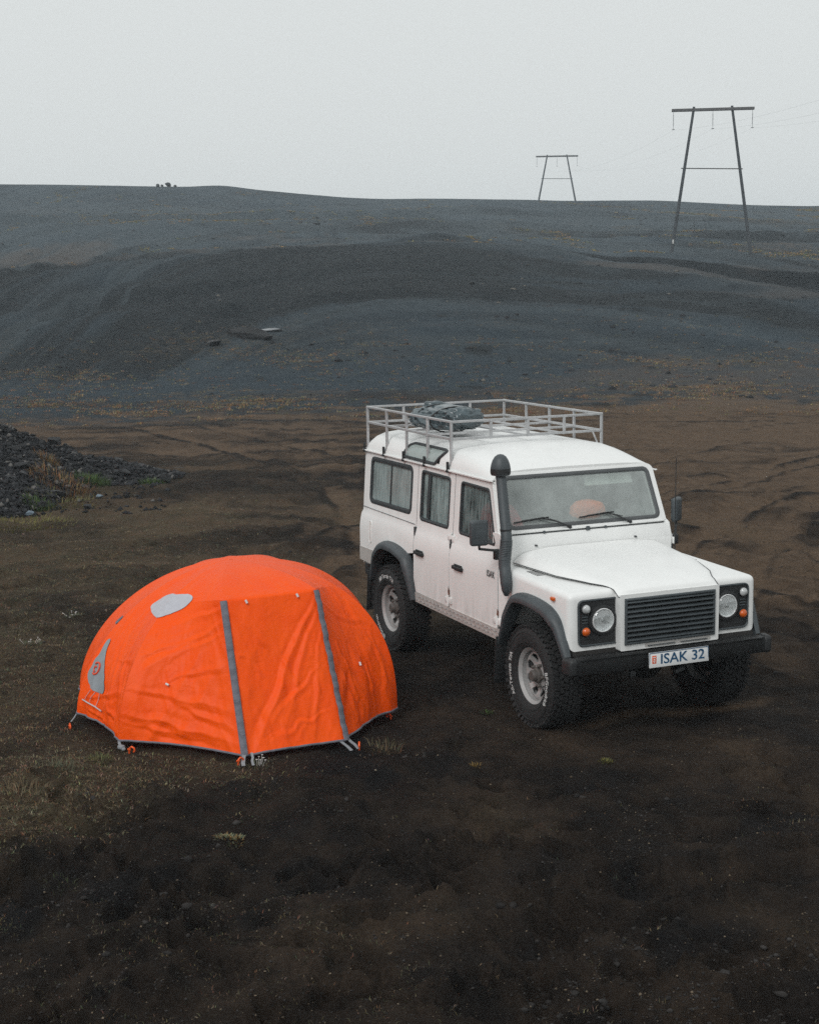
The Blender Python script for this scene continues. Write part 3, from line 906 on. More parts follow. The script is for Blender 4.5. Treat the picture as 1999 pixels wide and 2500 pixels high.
def build_side(s):
    # rear quarter
    q = [(-3.625, 0.735)] + ARCH_R[1:-3] + [(-2.335, 1.005), (-2.335, 1.222), (-2.345, 1.79), (-3.60, 1.80), (-3.60, 1.225), (-3.625, 1.19)]
    q = [(-3.625, 0.735), (-3.255, 0.72)] + ARCH_R[1:7] + [(-2.335, 0.99), (-2.325, 1.225), (-2.335, 1.795), (-3.595, 1.80), (-3.605, 1.225), (-3.625, 1.19)]
    rq = sheet('rear_quarter_panel', q, [W1], flank(s), M['paint'], CAR, (0, -s * 0.03, 0), gz=GZL)
    window(rq, W1, s, M['fogr'], [(-2.955, 0.012)], 0.042)
    bar('body_seam', (-3.60, s * 0.800, 1.262), (-2.345, s * 0.7985, 1.250), 0.006, M['seal'], rq, 0.004)
    pl = sheet('corner_plate', [(-3.628, 0.733), (-3.26, 0.72), (-3.185, 0.865), (-3.628, 0.865)], [], flank(s, 0.004), M['chequer'], rq, (0, -s * 0.006, 0))
    pill = roundpoly([(-3.385, 0.93), (-3.325, 0.93), (-3.325, 1.145), (-3.385, 1.145)], 0.029)
    sheet('air_slot', pill, [], flank(s, 0.002), M['seam'], rq, gx=0.5)  # duller colour imitates the shade of a recess
    ring('slot_lip', pill, 0.008, flank(s), M['paint'], rq, h=0.006, d=0.01, nrm=(0, s, 0))
    # doors
    rd = [(-2.322, 0.99), (-2.455, 0.972), (-2.383, 0.91), (-2.328, 0.77), (-2.283, 0.645), (-1.568, 0.640), (-1.566, 1.19), (-1.556, 1.225), (-1.556, 1.795), (-2.328, 1.795), (-2.318, 1.225)]
    rd = [(-2.318, 1.0), (-2.318, 0.93), (-2.325, 0.77), (-2.278, 0.645), (-1.568, 0.640), (-1.566, 1.19), (-1.556, 1.225), (-1.556, 1.795), (-2.328, 1.795), (-2.316, 1.225)]
    d2 = sheet('rear_door', rd, [W2], flank(s), M['paint'], CAR, (0, -s * 0.03, 0), gz=GZL)
    window(d2, W2, s, M['fog'], [(-2.09, 0.05)], 0.026, 0.02)
    door_handle(d2, -2.20, s)
    fd = [(-1.557, 0.638), (-0.636, 0.632), (-0.636, 1.262), (-0.70, 1.29), (-0.862, 1.795), (-1.548, 1.795), (-1.548, 1.225), (-1.557, 1.19)]
    d1 = sheet('front_door', fd, [W3], flank(s), M['paint'], CAR, (0, -s * 0.03, 0), gz=GZL)
    window(d1, W3, s, M['fogf'], None, 0.024, 0.02)
    door_handle(d1, -1.39, s)
    for z in (0.70, 1.235):
        hinge(d1, -0.628, z, s, z < 1)
        hinge(d2, -1.562, z, s, z < 1)
    if s < 0:
        me = text_mesh('ISAK', 0.078, 0.0005, 0.78, 0.0006, 1.18)
        for v in me.vertices:
            v.co = Vector((-0.755 + v.co.x, -0.8315 - v.co.z, 1.062 + v.co.y))
        link('lettering', me, M['decal'], d1)
    for x in (-0.628, -1.562, -2.322):  # dark strips added behind the door gaps so they look shaded
        bar('door_post', (x, s * 0.790, 0.62), (x, s * 0.790, 1.23), 0.05, M['seal'], CAR, 0.03)
        if x < -1:
            bar('door_post', (x, s * 0.768, 1.23), (x, s * 0.728, 1.79), 0.05, M['seal'], CAR, 0.03)
    # sill
    sl_ = sheet('sill', [(-2.275, 0.555), (-0.60, 0.545), (-0.585, 0.634), (-2.285, 0.640)], [], flank(s, 0.006), M['chequer'], CAR, (0, -s * 0.05, 0))
    bm = bmesh.new()
    for i in range(41):
        for r_ in range(2):
            add_box(bm, (-2.24 + i * 0.04 + r_ * 0.02, s * 0.8355, 0.578 + r_ * 0.034), (0.026, 0.003, 0.008), 0, Matrix.Rotation(R(38 if (i + r_) % 2 else -38), 3, 'Y'))
    tp = bm_obj('tread_pattern', bm, M['galv'], sl_)
    tp['kind'] = 'stuff'
    # wheel arch flares
    for arch, cx in ((ARCH_F, 0.0), (ARCH_R, -2.794)):
        prof = [(0, -0.012), (0.0, 0.03), (0.012, 0.066), (0.035, 0.082), (0.07, 0.080), (0.082, 0.060), (0.085, -0.03)]     # (inward in the opening, outward from the flank)
        pts = [Vector(p) for p in arch]
        fine = []
        for i in range(len(pts) - 1):
            p0, p1, p2, p3 = pts[max(i - 1, 0)], pts[i], pts[i + 1], pts[min(i + 2, len(pts) - 1)]
            for k in range(5):
                u = k / 5
                fine.append(0.5 * (2 * p1 + (p2 - p0) * u + (2 * p0 - 5 * p1 + 4 * p2 - p3) * u * u + (3 * p1 - p0 - 3 * p2 + p3) * u ** 3))
        fine.append(pts[-1])
        cc = Vector((cx, 0.42))
        V = []
        n = len(fine)
        for i, p in enumerate(fine):
            t = (fine[min(i + 1, n - 1)] - fine[max(i - 1, 0)]).normalized()
            nn = Vector((-t.y, t.x))
            if nn.dot(cc - p) < 0: nn = -nn
            e = min(1.0, 0.55 + 0.45 * min(i, n - 1 - i) / 8)
            for (a, o) in prof:
                q = p + nn * (a - 0.012) * e
                V.append((q.x, s * (0.828 + o * e), q.y))
        mesh('wheel_arch_flare', V, grid_faces(n, len(prof)), M['plastic'], CAR, smooth=50)
        # dark liner of the wheel well
        V = []
        for i, p in enumerate(fine):
            for yy in (0.80, 0.40):
                V.append((p.x * 1.0, s * yy, p.y + 0.004 if p.y > 0.7 else p.y))
        mesh('wheel_well', V, grid_faces(n, 2), M['under'], CAR, smooth=60)
        V = [(p.x, s * 0.42, p.y) for p in fine]
        mesh('wheel_well', V, [tuple(range(n))], M['under'], CAR)
    # mud flaps
    for (x, z0, z1, w) in ((-0.56, 0.20, 0.60, 0.0), (-3.30, 0.28, 0.68, 0.0)):
        bm = bmesh.new()
        add_box(bm, (x, s * 0.77, (z0 + z1) / 2), (0.012, 0.25, z1 - z0), 0.004, Matrix.Rotation(R(7), 3, 'Y'))
        bm_obj('mud_flap', bm, M['dark'], CAR, smooth=40)

for s in (-1, 1):
    build_side(s)

# ---- front wings: a rounded box cut by the wheel arch
def wing(s):
    bm = bmesh.new()
    y0, y1 = 0.36, 0.828
    prof = [(-0.615, 0.66), (0.525, 0.655), (0.525, 1.135), (-0.615, 1.165)]
    A = [bm.verts.new((x, s * y0, z)) for (x, z) in prof]
    B = [bm.verts.new((x, s * y1, z - (0.012 if z > 1 else 0))) for (x, z) in prof]
    bm.faces.new(A); bm.faces.new(B[::-1])
    for i in range(4):
        bm.faces.new((A[i], B[i], B[(i + 1) % 4], A[(i + 1) % 4]))
    bmesh.ops.recalc_face_normals(bm, faces=bm.faces)
    bm.edges.ensure_lookup_table()
    def isE(e, p, q): return {e.verts[0], e.verts[1]} == {p, q}
    es = [e for e in bm.edges if isE(e, B[2], B[3]) or isE(e, B[1], B[2]) or isE(e, A[2], B[2])]
    bmesh.ops.bevel(bm, geom=es, offset=0.048, segments=5, affect='EDGES', profile=0.5)
    o = bm_obj('front_wing', bm, M['paint'], CAR, smooth=32)
    cb = bmesh.new()
    prof = resample([(p[0], p[1]) for p in ARCH_F], 9)
    lo = [(-0.60, 0.40)] + ARCH_F + [(0.60, 0.40)]
    A = [cb.verts.new((x, s * 0.40, z)) for (x, z) in lo]
    B = [cb.verts.new((x, s * 1.0, z)) for (x, z) in lo]
    cb.faces.new(A); cb.faces.new(B[::-1])
    for i in range(len(lo)):
        j = (i + 1) % len(lo)
        cb.faces.new((A[i], B[i], B[j], A[j]))
    cut = bm_obj('cut', cb, M['paint'])
    md = o.modifiers.new('arch', 'BOOLEAN')
    md.operation = 'DIFFERENCE'; md.object = cut; md.solver = 'EXACT'
    bpy.context.view_layer.update()
    me = bpy.data.meshes.new_from_object(o.evaluated_get(bpy.context.evaluated_depsgraph_get()))
    o.modifiers.clear()
    o.data = me
    me.materials.clear(); me.materials.append(M['paint'])
    me.polygons.foreach_set('use_smooth', [True] * len(me.polygons))
    me.set_sharp_from_angle(angle=R(32))
    bpy.data.objects.remove(cut)
    # air intake grid on the wing top
    g = sheet('air_intake', roundpoly([(-0.33, s * 0.655), (-0.13, s * 0.645), (-0.13, s * 0.735), (-0.33, s * 0.74)], 0.01), [], lambda x, y: (x, y, 1.1585 - 0.0263 * (x + 0.615) - 0.0257 * (abs(y) - .36) + 0.0055), M['sealgrey'], o, (0, 0, -0.006), gx=0.5)
    bm = bmesh.new()
    for i in range(6):
        x = -0.31 + i * 0.032
        add_box(bm, (x, s * 0.695, 1.162 - 0.0263 * (x + 0.615) - 0.0257 * 0.33 + 0.003), (0.01, 0.075, 0.004))
    bm_obj('intake_slats', bm, M['dark'], o)
    # side repeater lamp
    bm = bmesh.new()
    add_box(bm, (0.30, s * 0.838, 1.055), (0.055, 0.022, 0.03), 0.008, seg=3)
    bm_obj('side_repeater', bm, M['amber'], o, smooth=50)
    return o
WINGS = {s: wing(s) for s in (-1, 1)}

# ---- roof: lofted shell with openings for the roof-side windows
def roof_sec(u):
    """u in 0..1 from gutter to crown -> (half-width, height above the gutter line)"""
    P = [(0, .756, 0), (.07, .752, .025), (.16, .737, .072), (.26, .712, .115), (.36, .672, .150), (.46, .60, .176), (.60, .44, .194), (.80, .22, .204), (1, 0, .207)]
    for i in range(len(P) - 1):
        if u <= P[i + 1][0]:
            t = (u - P[i][0]) / (P[i + 1][0] - P[i][0])
            return P[i][1] + (P[i + 1][1] - P[i][1]) * t, P[i][2] + (P[i + 1][2] - P[i][2]) * t
    return 0, P[-1][2]

def roof_pt(x, u, s, off=0.0):
    y, h = roof_sec(u)
    k = 1.0
    if x < -3.40:
        k = math.sqrt(max(0.0, 1 - ((-3.40 - x) / 0.225) ** 2)); k = 0.18 + 0.82 * k
    if x > -1.45:
        t = (x + 1.45) / 0.60
        k = 1 - 0.62 * t ** 1.35
    return Vector((x, s * (y + off), 1.812 + h * k + off * 0.6))

def build_roof():
    us = sorted(set([0, .035, .07, .115, .16, .21, .26, .31, .36, .41, .46, .53, .60, .70, .80, .9, 1.0]))
    xs = [-3.62, -3.61, -3.59, -3.56, -3.52, -3.47, -3.40, -3.2, -3.0, -2.8, -2.66, -2.4, -2.1, -1.90, -1.7, -1.55, -1.45, -1.35, -1.25, -1.15, -1.05, -0.95, -0.88, -0.845]
    bm = bmesh.new()
    G = {}
    for i, x in enumerate(xs):
        for s in (-1, 1):
            for j, u in enumerate(us):
                if s == 1 and u == 1.0:
                    G[(i, s, j)] = G[(i, -1, j)]
                else:
                    G[(i, s, j)] = bm.verts.new(roof_pt(x, u, s))
    for i in range(len(xs) - 1):
        for s in (-1, 1):
            for j in range(len(us) - 1):
                if -2.67 < xs[i] < -1.95 and .06 < us[j] < .30:
                    continue
                try: bm.faces.new((G[(i, s, j)], G[(i + 1, s, j)], G[(i + 1, s, j + 1)], G[(i, s, j + 1)]))
                except ValueError: pass
    for i in (0, len(xs) - 1):
        lp = [G[(i, -1, j)] for j in range(len(us))] + [G[(i, 1, j)] for j in range(len(us) - 2, -1, -1)]
        bm.faces.new(lp)
    roof = bm_obj('roof', bm, M['paint'], CAR, smooth=40)
    for s in (-1, 1):
        bar('roof_gutter', (-3.625, s * 0.768, 1.806), (-0.86, s * 0.768, 1.806), 0.022, M['paint'], CAR, 0.016)
        bar('gutter_shadow_gap', (-3.60, s * 0.757, 1.796), (-0.87, s * 0.757, 1.796), 0.014, M['seal'], CAR, 0.008)
        al = roundpoly([(-2.69, 0.055), (-1.98, 0.045), (-1.82, 0.34), (-2.60, 0.345)], [.06, .07, .06, .12], 6)
        f = lambda x, u: roof_pt(x, u, s, 0.004)
        sheet('roof_side_window', inset(al, 0.01), [], f, M['alp'], roof, gx=0.09, gz=[.08, .12, .16, .2, .24, .28, .32])
        path = [tuple(roof_pt(x, u, s, 0.006)) for (x, u) in resample(al, 0.05)]
        tube('window_seal', path, 0.014, M['seal'], roof, 6, True)
    return roof
build_roof()

# ---- bulkhead, windscreen, bonnet
bm = bmesh.new()
prof = [(-0.60, 1.08), (-0.588, 1.275), (-0.628, 1.392), (-0.68, 1.415), (-0.80, 1.41), (-0.80, 1.08)]
A = [bm.verts.new((x, -0.79, z)) for (x, z) in prof]
B = [bm.verts.new((x, 0.79, z)) for (x, z) in prof]
bm.faces.new(A); bm.faces.new(B[::-1])
for i in range(len(prof)):
    bm.faces.new((A[i], B[i], B[(i + 1) % len(prof)], A[(i + 1) % len(prof)]))
bmesh.ops.bevel(bm, geom=list(bm.edges), offset=0.012, segments=3, affect='EDGES')
bulk = bm_obj('scuttle', bm, M['paint'], CAR, smooth=35)
bar('scuttle_ledge', (-0.634, -0.735, 1.404), (-0.634, 0.735, 1.404), 0.024, M['paint'], bulk, 0.014)
bar('scuttle_gap', (-0.6285, -0.73, 1.391), (-0.6285, 0.73, 1.391), 0.010, M['seal'], bulk, 0.007)
for y in (-0.41, -0.005, 0.16):
    w = 0.035 if y == -0.005 else 0.02
    box('rubber_stop', (-0.622, y, 1.395), (0.02, w, 0.034 if w > .03 else .022), M['plastic'], bulk, 0.005)
for y in (-0.5, 0.43):
    box('washer_jet', (-0.592, y, 1.296), (0.022, 0.022, 0.014), M['sealgrey'], bulk, 0.004)

WO = Vector((-0.648, 0, 1.408)); WU = Vector((-0.198, 0, 0.466)).normalized(); WN = Vector((WU.z, 0, -WU.x))
def wsf(off=0.0):
    return lambda y, u: tuple(WO + WU * u + Vector((0, y, 0)) + WN * off)
WSH = 0.498
frame_o = roundpoly([(-0.765, 0), (0.765, 0), (0.735, WSH), (-0.735, WSH)], [0.01, 0.01, 0.07, 0.07])
glass_o = roundpoly([(-0.706, 0.028), (0.706, 0.028), (0.680, WSH - 0.038), (-0.680, WSH - 0.038)], 0.055)
wf = sheet('windscreen_frame', frame_o, [glass_o], wsf(0), M['paint'], CAR, tuple(-WN * 0.07), gx=0.4)
ring('windscreen_seal', inset(glass_o, -0.012), 0.032, wsf(0.0), M['sealgrey'], wf, h=0.009, d=0.02, nrm=WN)
sheet('windscreen_pane', inset(glass_o, 0.008), [], wsf(-0.006), M['ws'], wf, gx=0.3)
for s in (-1, 1):
    bar('pillar', (-0.70, s * 0.773, 1.30), (-0.872, s * 0.742, 1.79), 0.03, M['paint'], wf, 0.06)
    bar('gutter_tip', (-0.875, s * 0.765, 1.806), (-0.82, s * 0.775, 1.808), 0.02, M['paint'], wf, 0.012)
def ws(y, u, off): return WO + WU * u + Vector((0, y, 0)) + WN * off
for (py, pu, ey, eu, b0, b1, sp) in ((-0.17, 0.0, -0.40, 0.10, -0.66, -0.34, 0.006), (0.40, 0.0, 0.22, 0.085, -0.06, 0.27, 0.0)):
    bm = bmesh.new()
    add_tube(bm, [ws(py, 0.0, -0.005), ws(py, 0.0, 0.03)], 0.016, 10)
    add_tube(bm, [ws(py, 0.0, 0.028), ws((py + ey) / 2, (pu + eu) * .55, 0.034), ws(ey, eu, 0.026)], [0.009, 0.007, 0.004], 6)
    add_bar(bm, ws(b0, 0.075, 0.012), ws(b1, 0.098, 0.012), 0.008, 0.012)
    add_bar(bm, ws(b0 + 0.07, 0.083, 0.022), ws(b1 - 0.05, 0.098, 0.022), 0.012, 0.008)
    add_bar(bm, ws(ey + 0.12, 0.055, 0.024), ws(ey - 0.02, 0.09, 0.024), 0.006, 0.006)
    bm_obj('wiper', bm, M['dark'], wf, smooth=50)

def interp(x, P):
    for i in range(len(P) - 1):
        if x <= P[i + 1][0]:
            t = (x - P[i][0]) / (P[i + 1][0] - P[i][0])
            return P[i][1] + (P[i + 1][1] - P[i][1]) * t
    return P[-1][1]
def build_bonnet():
    HW = [(-.6, .715), (0, .645), (.33, .535), (.44, .47), (.50, .447), (.60, .442)]
    ZT = [(-.6, 1.272), (0, 1.222), (.42, 1.168), (.53, 1.146), (.575, 1.126), (.592, 1.098)]
    ZE = [(-.6, 1.186), (.3, 1.163), (.44, 1.155), (.52, 1.138), (.592, 1.09)]
    xs = [-.578, -.57, -.5, -.4, -.3, -.2, -.1, 0, .1, .2, .27, .33, .38, .42, .46, .49, .52, .545, .562, .576, .586, .592]
    ts = [-1, -.995, -.985, -.97, -.95, -.92, -.89, -.86, -.82, -.76, -.68, -.55, -.4, -.2, 0]
    ts = ts + [-t for t in ts[-2::-1]]
    V = []
    for x in xs:
        w, zt, ze = interp(x, HW), interp(x, ZT), interp(x, ZE)
        for t in ts:
            a = abs(t)
            f = (1 - a ** 9) ** 0.75 - 0.06 * a * a
            bulge = 0.010 * (1 / (1 + math.exp((a - 0.60) * 40))) * min(1, (0.6 - x) / 0.25)
            V.append((x, w * t, ze - 0.012 + (zt - ze + 0.012) * f + bulge))
    F = grid_faces(len(xs), len(ts))
    k = len(ts)
    n = len(V)
    V += [(x, y, z - 0.02) for (x, y, z) in V[:k]]
    F += [(i, i + 1, n + i + 1, n + i) for i in range(k - 1)]
    bo = mesh('bonnet', V, F, M['paint'], CAR, smooth=45)
    for s in (-1, 1):
        L_ = [(x, s * (interp(x, HW) + 0.001), interp(x, ZE) - 0.010) for x in xs]
        tube('bonnet_gap', L_, 0.0030, M['seal'], bo, 6)
    tube('bonnet_gap', [(0.594, y, 1.0835 - 0.0) for y in (-0.44, -0.2, 0, 0.2, 0.44)], 0.0035, M['seal'], bo, 6)
    return bo
build_bonnet()

# ---- front end
def fx(X): return lambda y, z: (X, y, z)
gf = roundpoly([(-0.432, 0.672), (0.432, 0.672), (0.437, 1.098), (-0.437, 1.098)], 0.012)
gh = [(-0.392, 0.722), (0.392, 0.722), (0.392, 1.062), (-0.392, 1.062)]
gp = sheet('grille_panel', gf, [gh], fx(0.600), M['paint'], CAR, (-0.085, 0, 0), gx=0.5)
gr = ring('grille', inset(gh, -0.006), 0.022, fx(0.600), M['plastic'], CAR, h=0.016, d=0.03, nrm=(1, 0, 0), smooth=20)
for i in range(9):
    z = 1.040 - i * 0.0358
    bm = bmesh.new()
    add_box(bm, (0.604, 0, z), (0.034, 0.765, 0.0075), 0.002, Matrix.Rotation(R(28), 3, 'Y'))
    bm_obj('slat', bm, M['plastic'], gr, smooth=40)
sheet('radiator', [(-0.40, 0.70), (0.40, 0.70), (0.40, 1.07), (-0.40, 1.07)], [], fx(0.56), M['under'], CAR, gx=0.5)
mesh_strip = sheet('lower_mesh', roundpoly([(-0.22, 0.682), (0.36, 0.682), (0.36, 0.712), (-0.22, 0.712)], 0.006), [], fx(0.6025), M['chequer'], gp, gx=0.5)
bar('mesh_slot', (0.6045, -0.20, 0.695), (0.6045, 0.04, 0.695), 0.022, M['plastic'], gp, 0.004)
bar('mesh_slot', (0.6045, 0.09, 0.695), (0.6045, 0.33, 0.695), 0.022, M['plastic'], gp, 0.004)

def disc_lens(name, c, r, dome, m, parent, nrm='x'):
    prof = [(0.0001, dome)] + [(r * math.sin(a), dome * math.cos(a)) for a in [R(q) for q in (15, 30, 45, 60, 75, 90)]]
    return lathe(name, prof, m, parent, 32, 'x', c, smooth=60)
for s in (-1, 1):
    hp = roundpoly([(s * 0.395, 0.722), (s * 0.752, 0.722), (s * 0.757, 1.075), (s * 0.395, 1.075)], [0.02, 0.05, 0.05, 0.02] )
    sur = sheet('headlamp_surround', hp, [], fx(0.531), M['dark'], CAR, (-0.012, 0, 0), gx=0.5)
    ring('surround_lip', hp, 0.014, fx(0.531), M['plastic'], sur, h=0.008, d=0.004, nrm=(1, 0, 0))
    c = (0.533, s * 0.548, 0.912)
    lathe('headlamp_bezel', [(0.118, 0.0), (0.114, 0.012), (0.100, 0.016), (0.092, 0.008), (0.090, -0.002)], M['dark'], sur, 40, 'x', c)
    lathe('headlamp_rim', [(0.091, 0.004), (0.090, 0.017), (0.086, 0.019), (0.083, 0.012)], M['chrome'], sur, 40, 'x', c)
    hl = disc_lens('headlamp', (c[0] + 0.010, c[1], c[2]), 0.085, 0.026, M['clear'], sur)
    lathe('reflector', [(0.084, 0.014), (0.075, 0.011), (0.060, 0.008), (0.040, 0.005), (0.018, 0.004), (0.0001, 0.004)], M['chrome'], hl, 40, 'x', c, smooth=80)
    lathe('bulb', [(0.0001, 0.018), (0.010, 0.016), (0.013, 0.010), (0.012, 0.002)], M['lens'], hl, 16, 'x', c, smooth=60)
    bm = bmesh.new()      # moulded ribs of the lens
    for i in range(-4, 5):
        y = i * 0.0165
        hh = math.sqrt(max(0.0, 0.078 ** 2 - y * y))
        pts = []
        for k in range(9):
            zz = -hh + 2 * hh * k / 8
            rr = min(0.999, math.hypot(y, zz) / 0.085)
            pts.append((c[0] + 0.0105 + 0.026 * math.sqrt(1 - rr * rr), c[1] + y, c[2] + zz))
        add_tube(bm, pts, 0.0011, 5)
    bm_obj('lens_ribs', bm, M['clear'], hl, smooth=50)
    for (z, mm, nm) in ((1.008, 'lens', 'side_lamp'), (0.838, 'amber', 'indicator_lamp')):
        cc = (0.533, s * 0.695, z)
        lathe('lamp_base', [(0.0375, 0), (0.0375, 0.012), (0.033, 0.018)], M['dark'], sur, 28, 'x', cc)
        disc_lens(nm, (0.546, cc[1], z), 0.034, 0.03, M[mm], sur)
    for i in range(3):
        bar('vent_bar', (0.535, s * 0.672, 0.945 - i * 0.022), (0.535, s * 0.722, 0.945 - i * 0.022), 0.008, M['plastic'], sur, 0.010)

# ---- bumper, plate, underside
bmp = bmesh.new()
add_box(bmp, (0.617, 0, 0.600), (0.075, 1.66, 0.125), 0.008)
add_box(bmp, (0.590, 0, 0.655), (0.15, 1.60, 0.014), 0.003)
bumper = bm_obj('front_bumper', bmp, M['steelblk'], CAR, smooth=35)
for s in (-1, 1):
    bm = bmesh.new()
    add_box(bm, (0.600, s * 0.862, 0.600), (0.13, 0.075, 0.138), 0.03, Matrix.Rotation(R(-s * 10), 3, 'Z'), 4)
    bm_obj('bumper_end', bm, M['dark'], bumper, smooth=50)
plate = box('number_plate', (0.703, 0.012, 0.604), (0.010, 0.522, 0.114), M['white'], CAR, 0.003, Matrix.Rotation(R(-3), 3, 'Y'))
ring('plate_rim', roundpoly([(-0.248, 0.5475), (0.272, 0.5475), (0.272, 0.6605), (-0.248, 0.6605)], 0.008), 0.004, lambda y, z: (0.7085 + (0.604 - z) * 0.0, y, z), M['blue'], plate, h=0.001, d=0.004, nrm=(1, 0, 0))
me = text_mesh('ISAK 32', 0.108, 0.0006, 1.0, 0.0012)
wx = max(v.co.x for v in me.vertices) - min(v.co.x for v in me.vertices)
for v in me.vertices:
    v.co.x *= 0.385 / wx
for v in me.vertices:
    v.co = Vector((0.7100 + v.co.z, 0.040 + v.co.x, 0.604 + v.co.y))
link('plate_lettering', me, M['blue'], plate)
box('plate_emblem', (0.7086, -0.207, 0.606), (0.0016, 0.036, 0.066), M['sticker'], plate, 0.0004)
bm = bmesh.new()
for (dz, w, h) in ((0.020, 0.022, 0.007), (0.004, 0.012, 0.010), (-0.008, 0.026, 0.004), (-0.017, 0.008, 0.008)):
    add_box(bm, (0.7102, -0.207, 0.606 + dz), (0.0012, w, h))
bm_obj('emblem_marks', bm, M['white'], plate)

bm = bmesh.new()
add_box(bm, (-1.55, 0, 0.665), (4.1, 1.50, 0.06))
bm_obj('floor_pan', bm, M['under'], CAR)
bm = bmesh.new()
for s in (-1, 1):
    add_box(bm, (-1.5, s * 0.42, 0.56), (4.2, 0.08, 0.14))
for x in (0.45, -0.9, -2.0, -3.4):
    add_box(bm, (x, 0, 0.56), (0.08, 0.84, 0.10))
bm_obj('chassis', bm, M['under'], CAR)
for x in (0.0, -2.794):
    bm = bmesh.new()
    add_tube(bm, [(x, -0.66, 0.405), (x, 0.66, 0.405)], 0.05, 12)
    bmesh.ops.create_icosphere(bm, subdivisions=2, radius=0.155, matrix=Matrix.Translation((x, 0.15 if x == 0 else -0.1, 0.41)))
    for s in (-1, 1):
        add_tube(bm, [(x, s * 0.52, 0.42), (x, s * 0.52, 0.75)], 0.065, 12)
    if x == 0:
        add_tube(bm, [(0.17, -0.62, 0.42), (0.17, 0.62, 0.40)], 0.018, 8)
        add_tube(bm, [(0.25, -0.62, 0.52), (0.25, 0.45, 0.46)], 0.016, 8)
    bm_obj('axle', bm, M['under'], CAR, smooth=50)
box('tow_eye', (0.42, -0.22, 0.44), (0.04, 0.05, 0.05), M['sealgrey'], CAR, 0.01)
box('tow_eye', (0.42, 0.20, 0.42), (0.04, 0.09, 0.03), M['sealgrey'], CAR, 0.01, Matrix.Rotation(R(15), 3, 'X'))
sheet('rear_panel', [(-0.80, 0.70), (0.80, 0.70), (0.79, 1.2), (0.75, 1.80), (-0.75, 1.80), (-0.79, 1.2)], [roundpoly([(-.4, 1.32), (.4, 1.32), (.38, 1.72), (-.38, 1.72)], .05)], fx(-3.618), M['paint'], CAR, (0.03, 0, 0), gx=0.4)
sheet('rear_window', roundpoly([(-.42, 1.30), (.42, 1.30), (.40, 1.74), (-.40, 1.74)], .05), [], fx(-3.612), M['fogr'], CAR, gx=0.5)
box('rear_bumper', (-3.66, 0, 0.62), (0.1, 1.5, 0.12), M['dark'], CAR, 0.01)

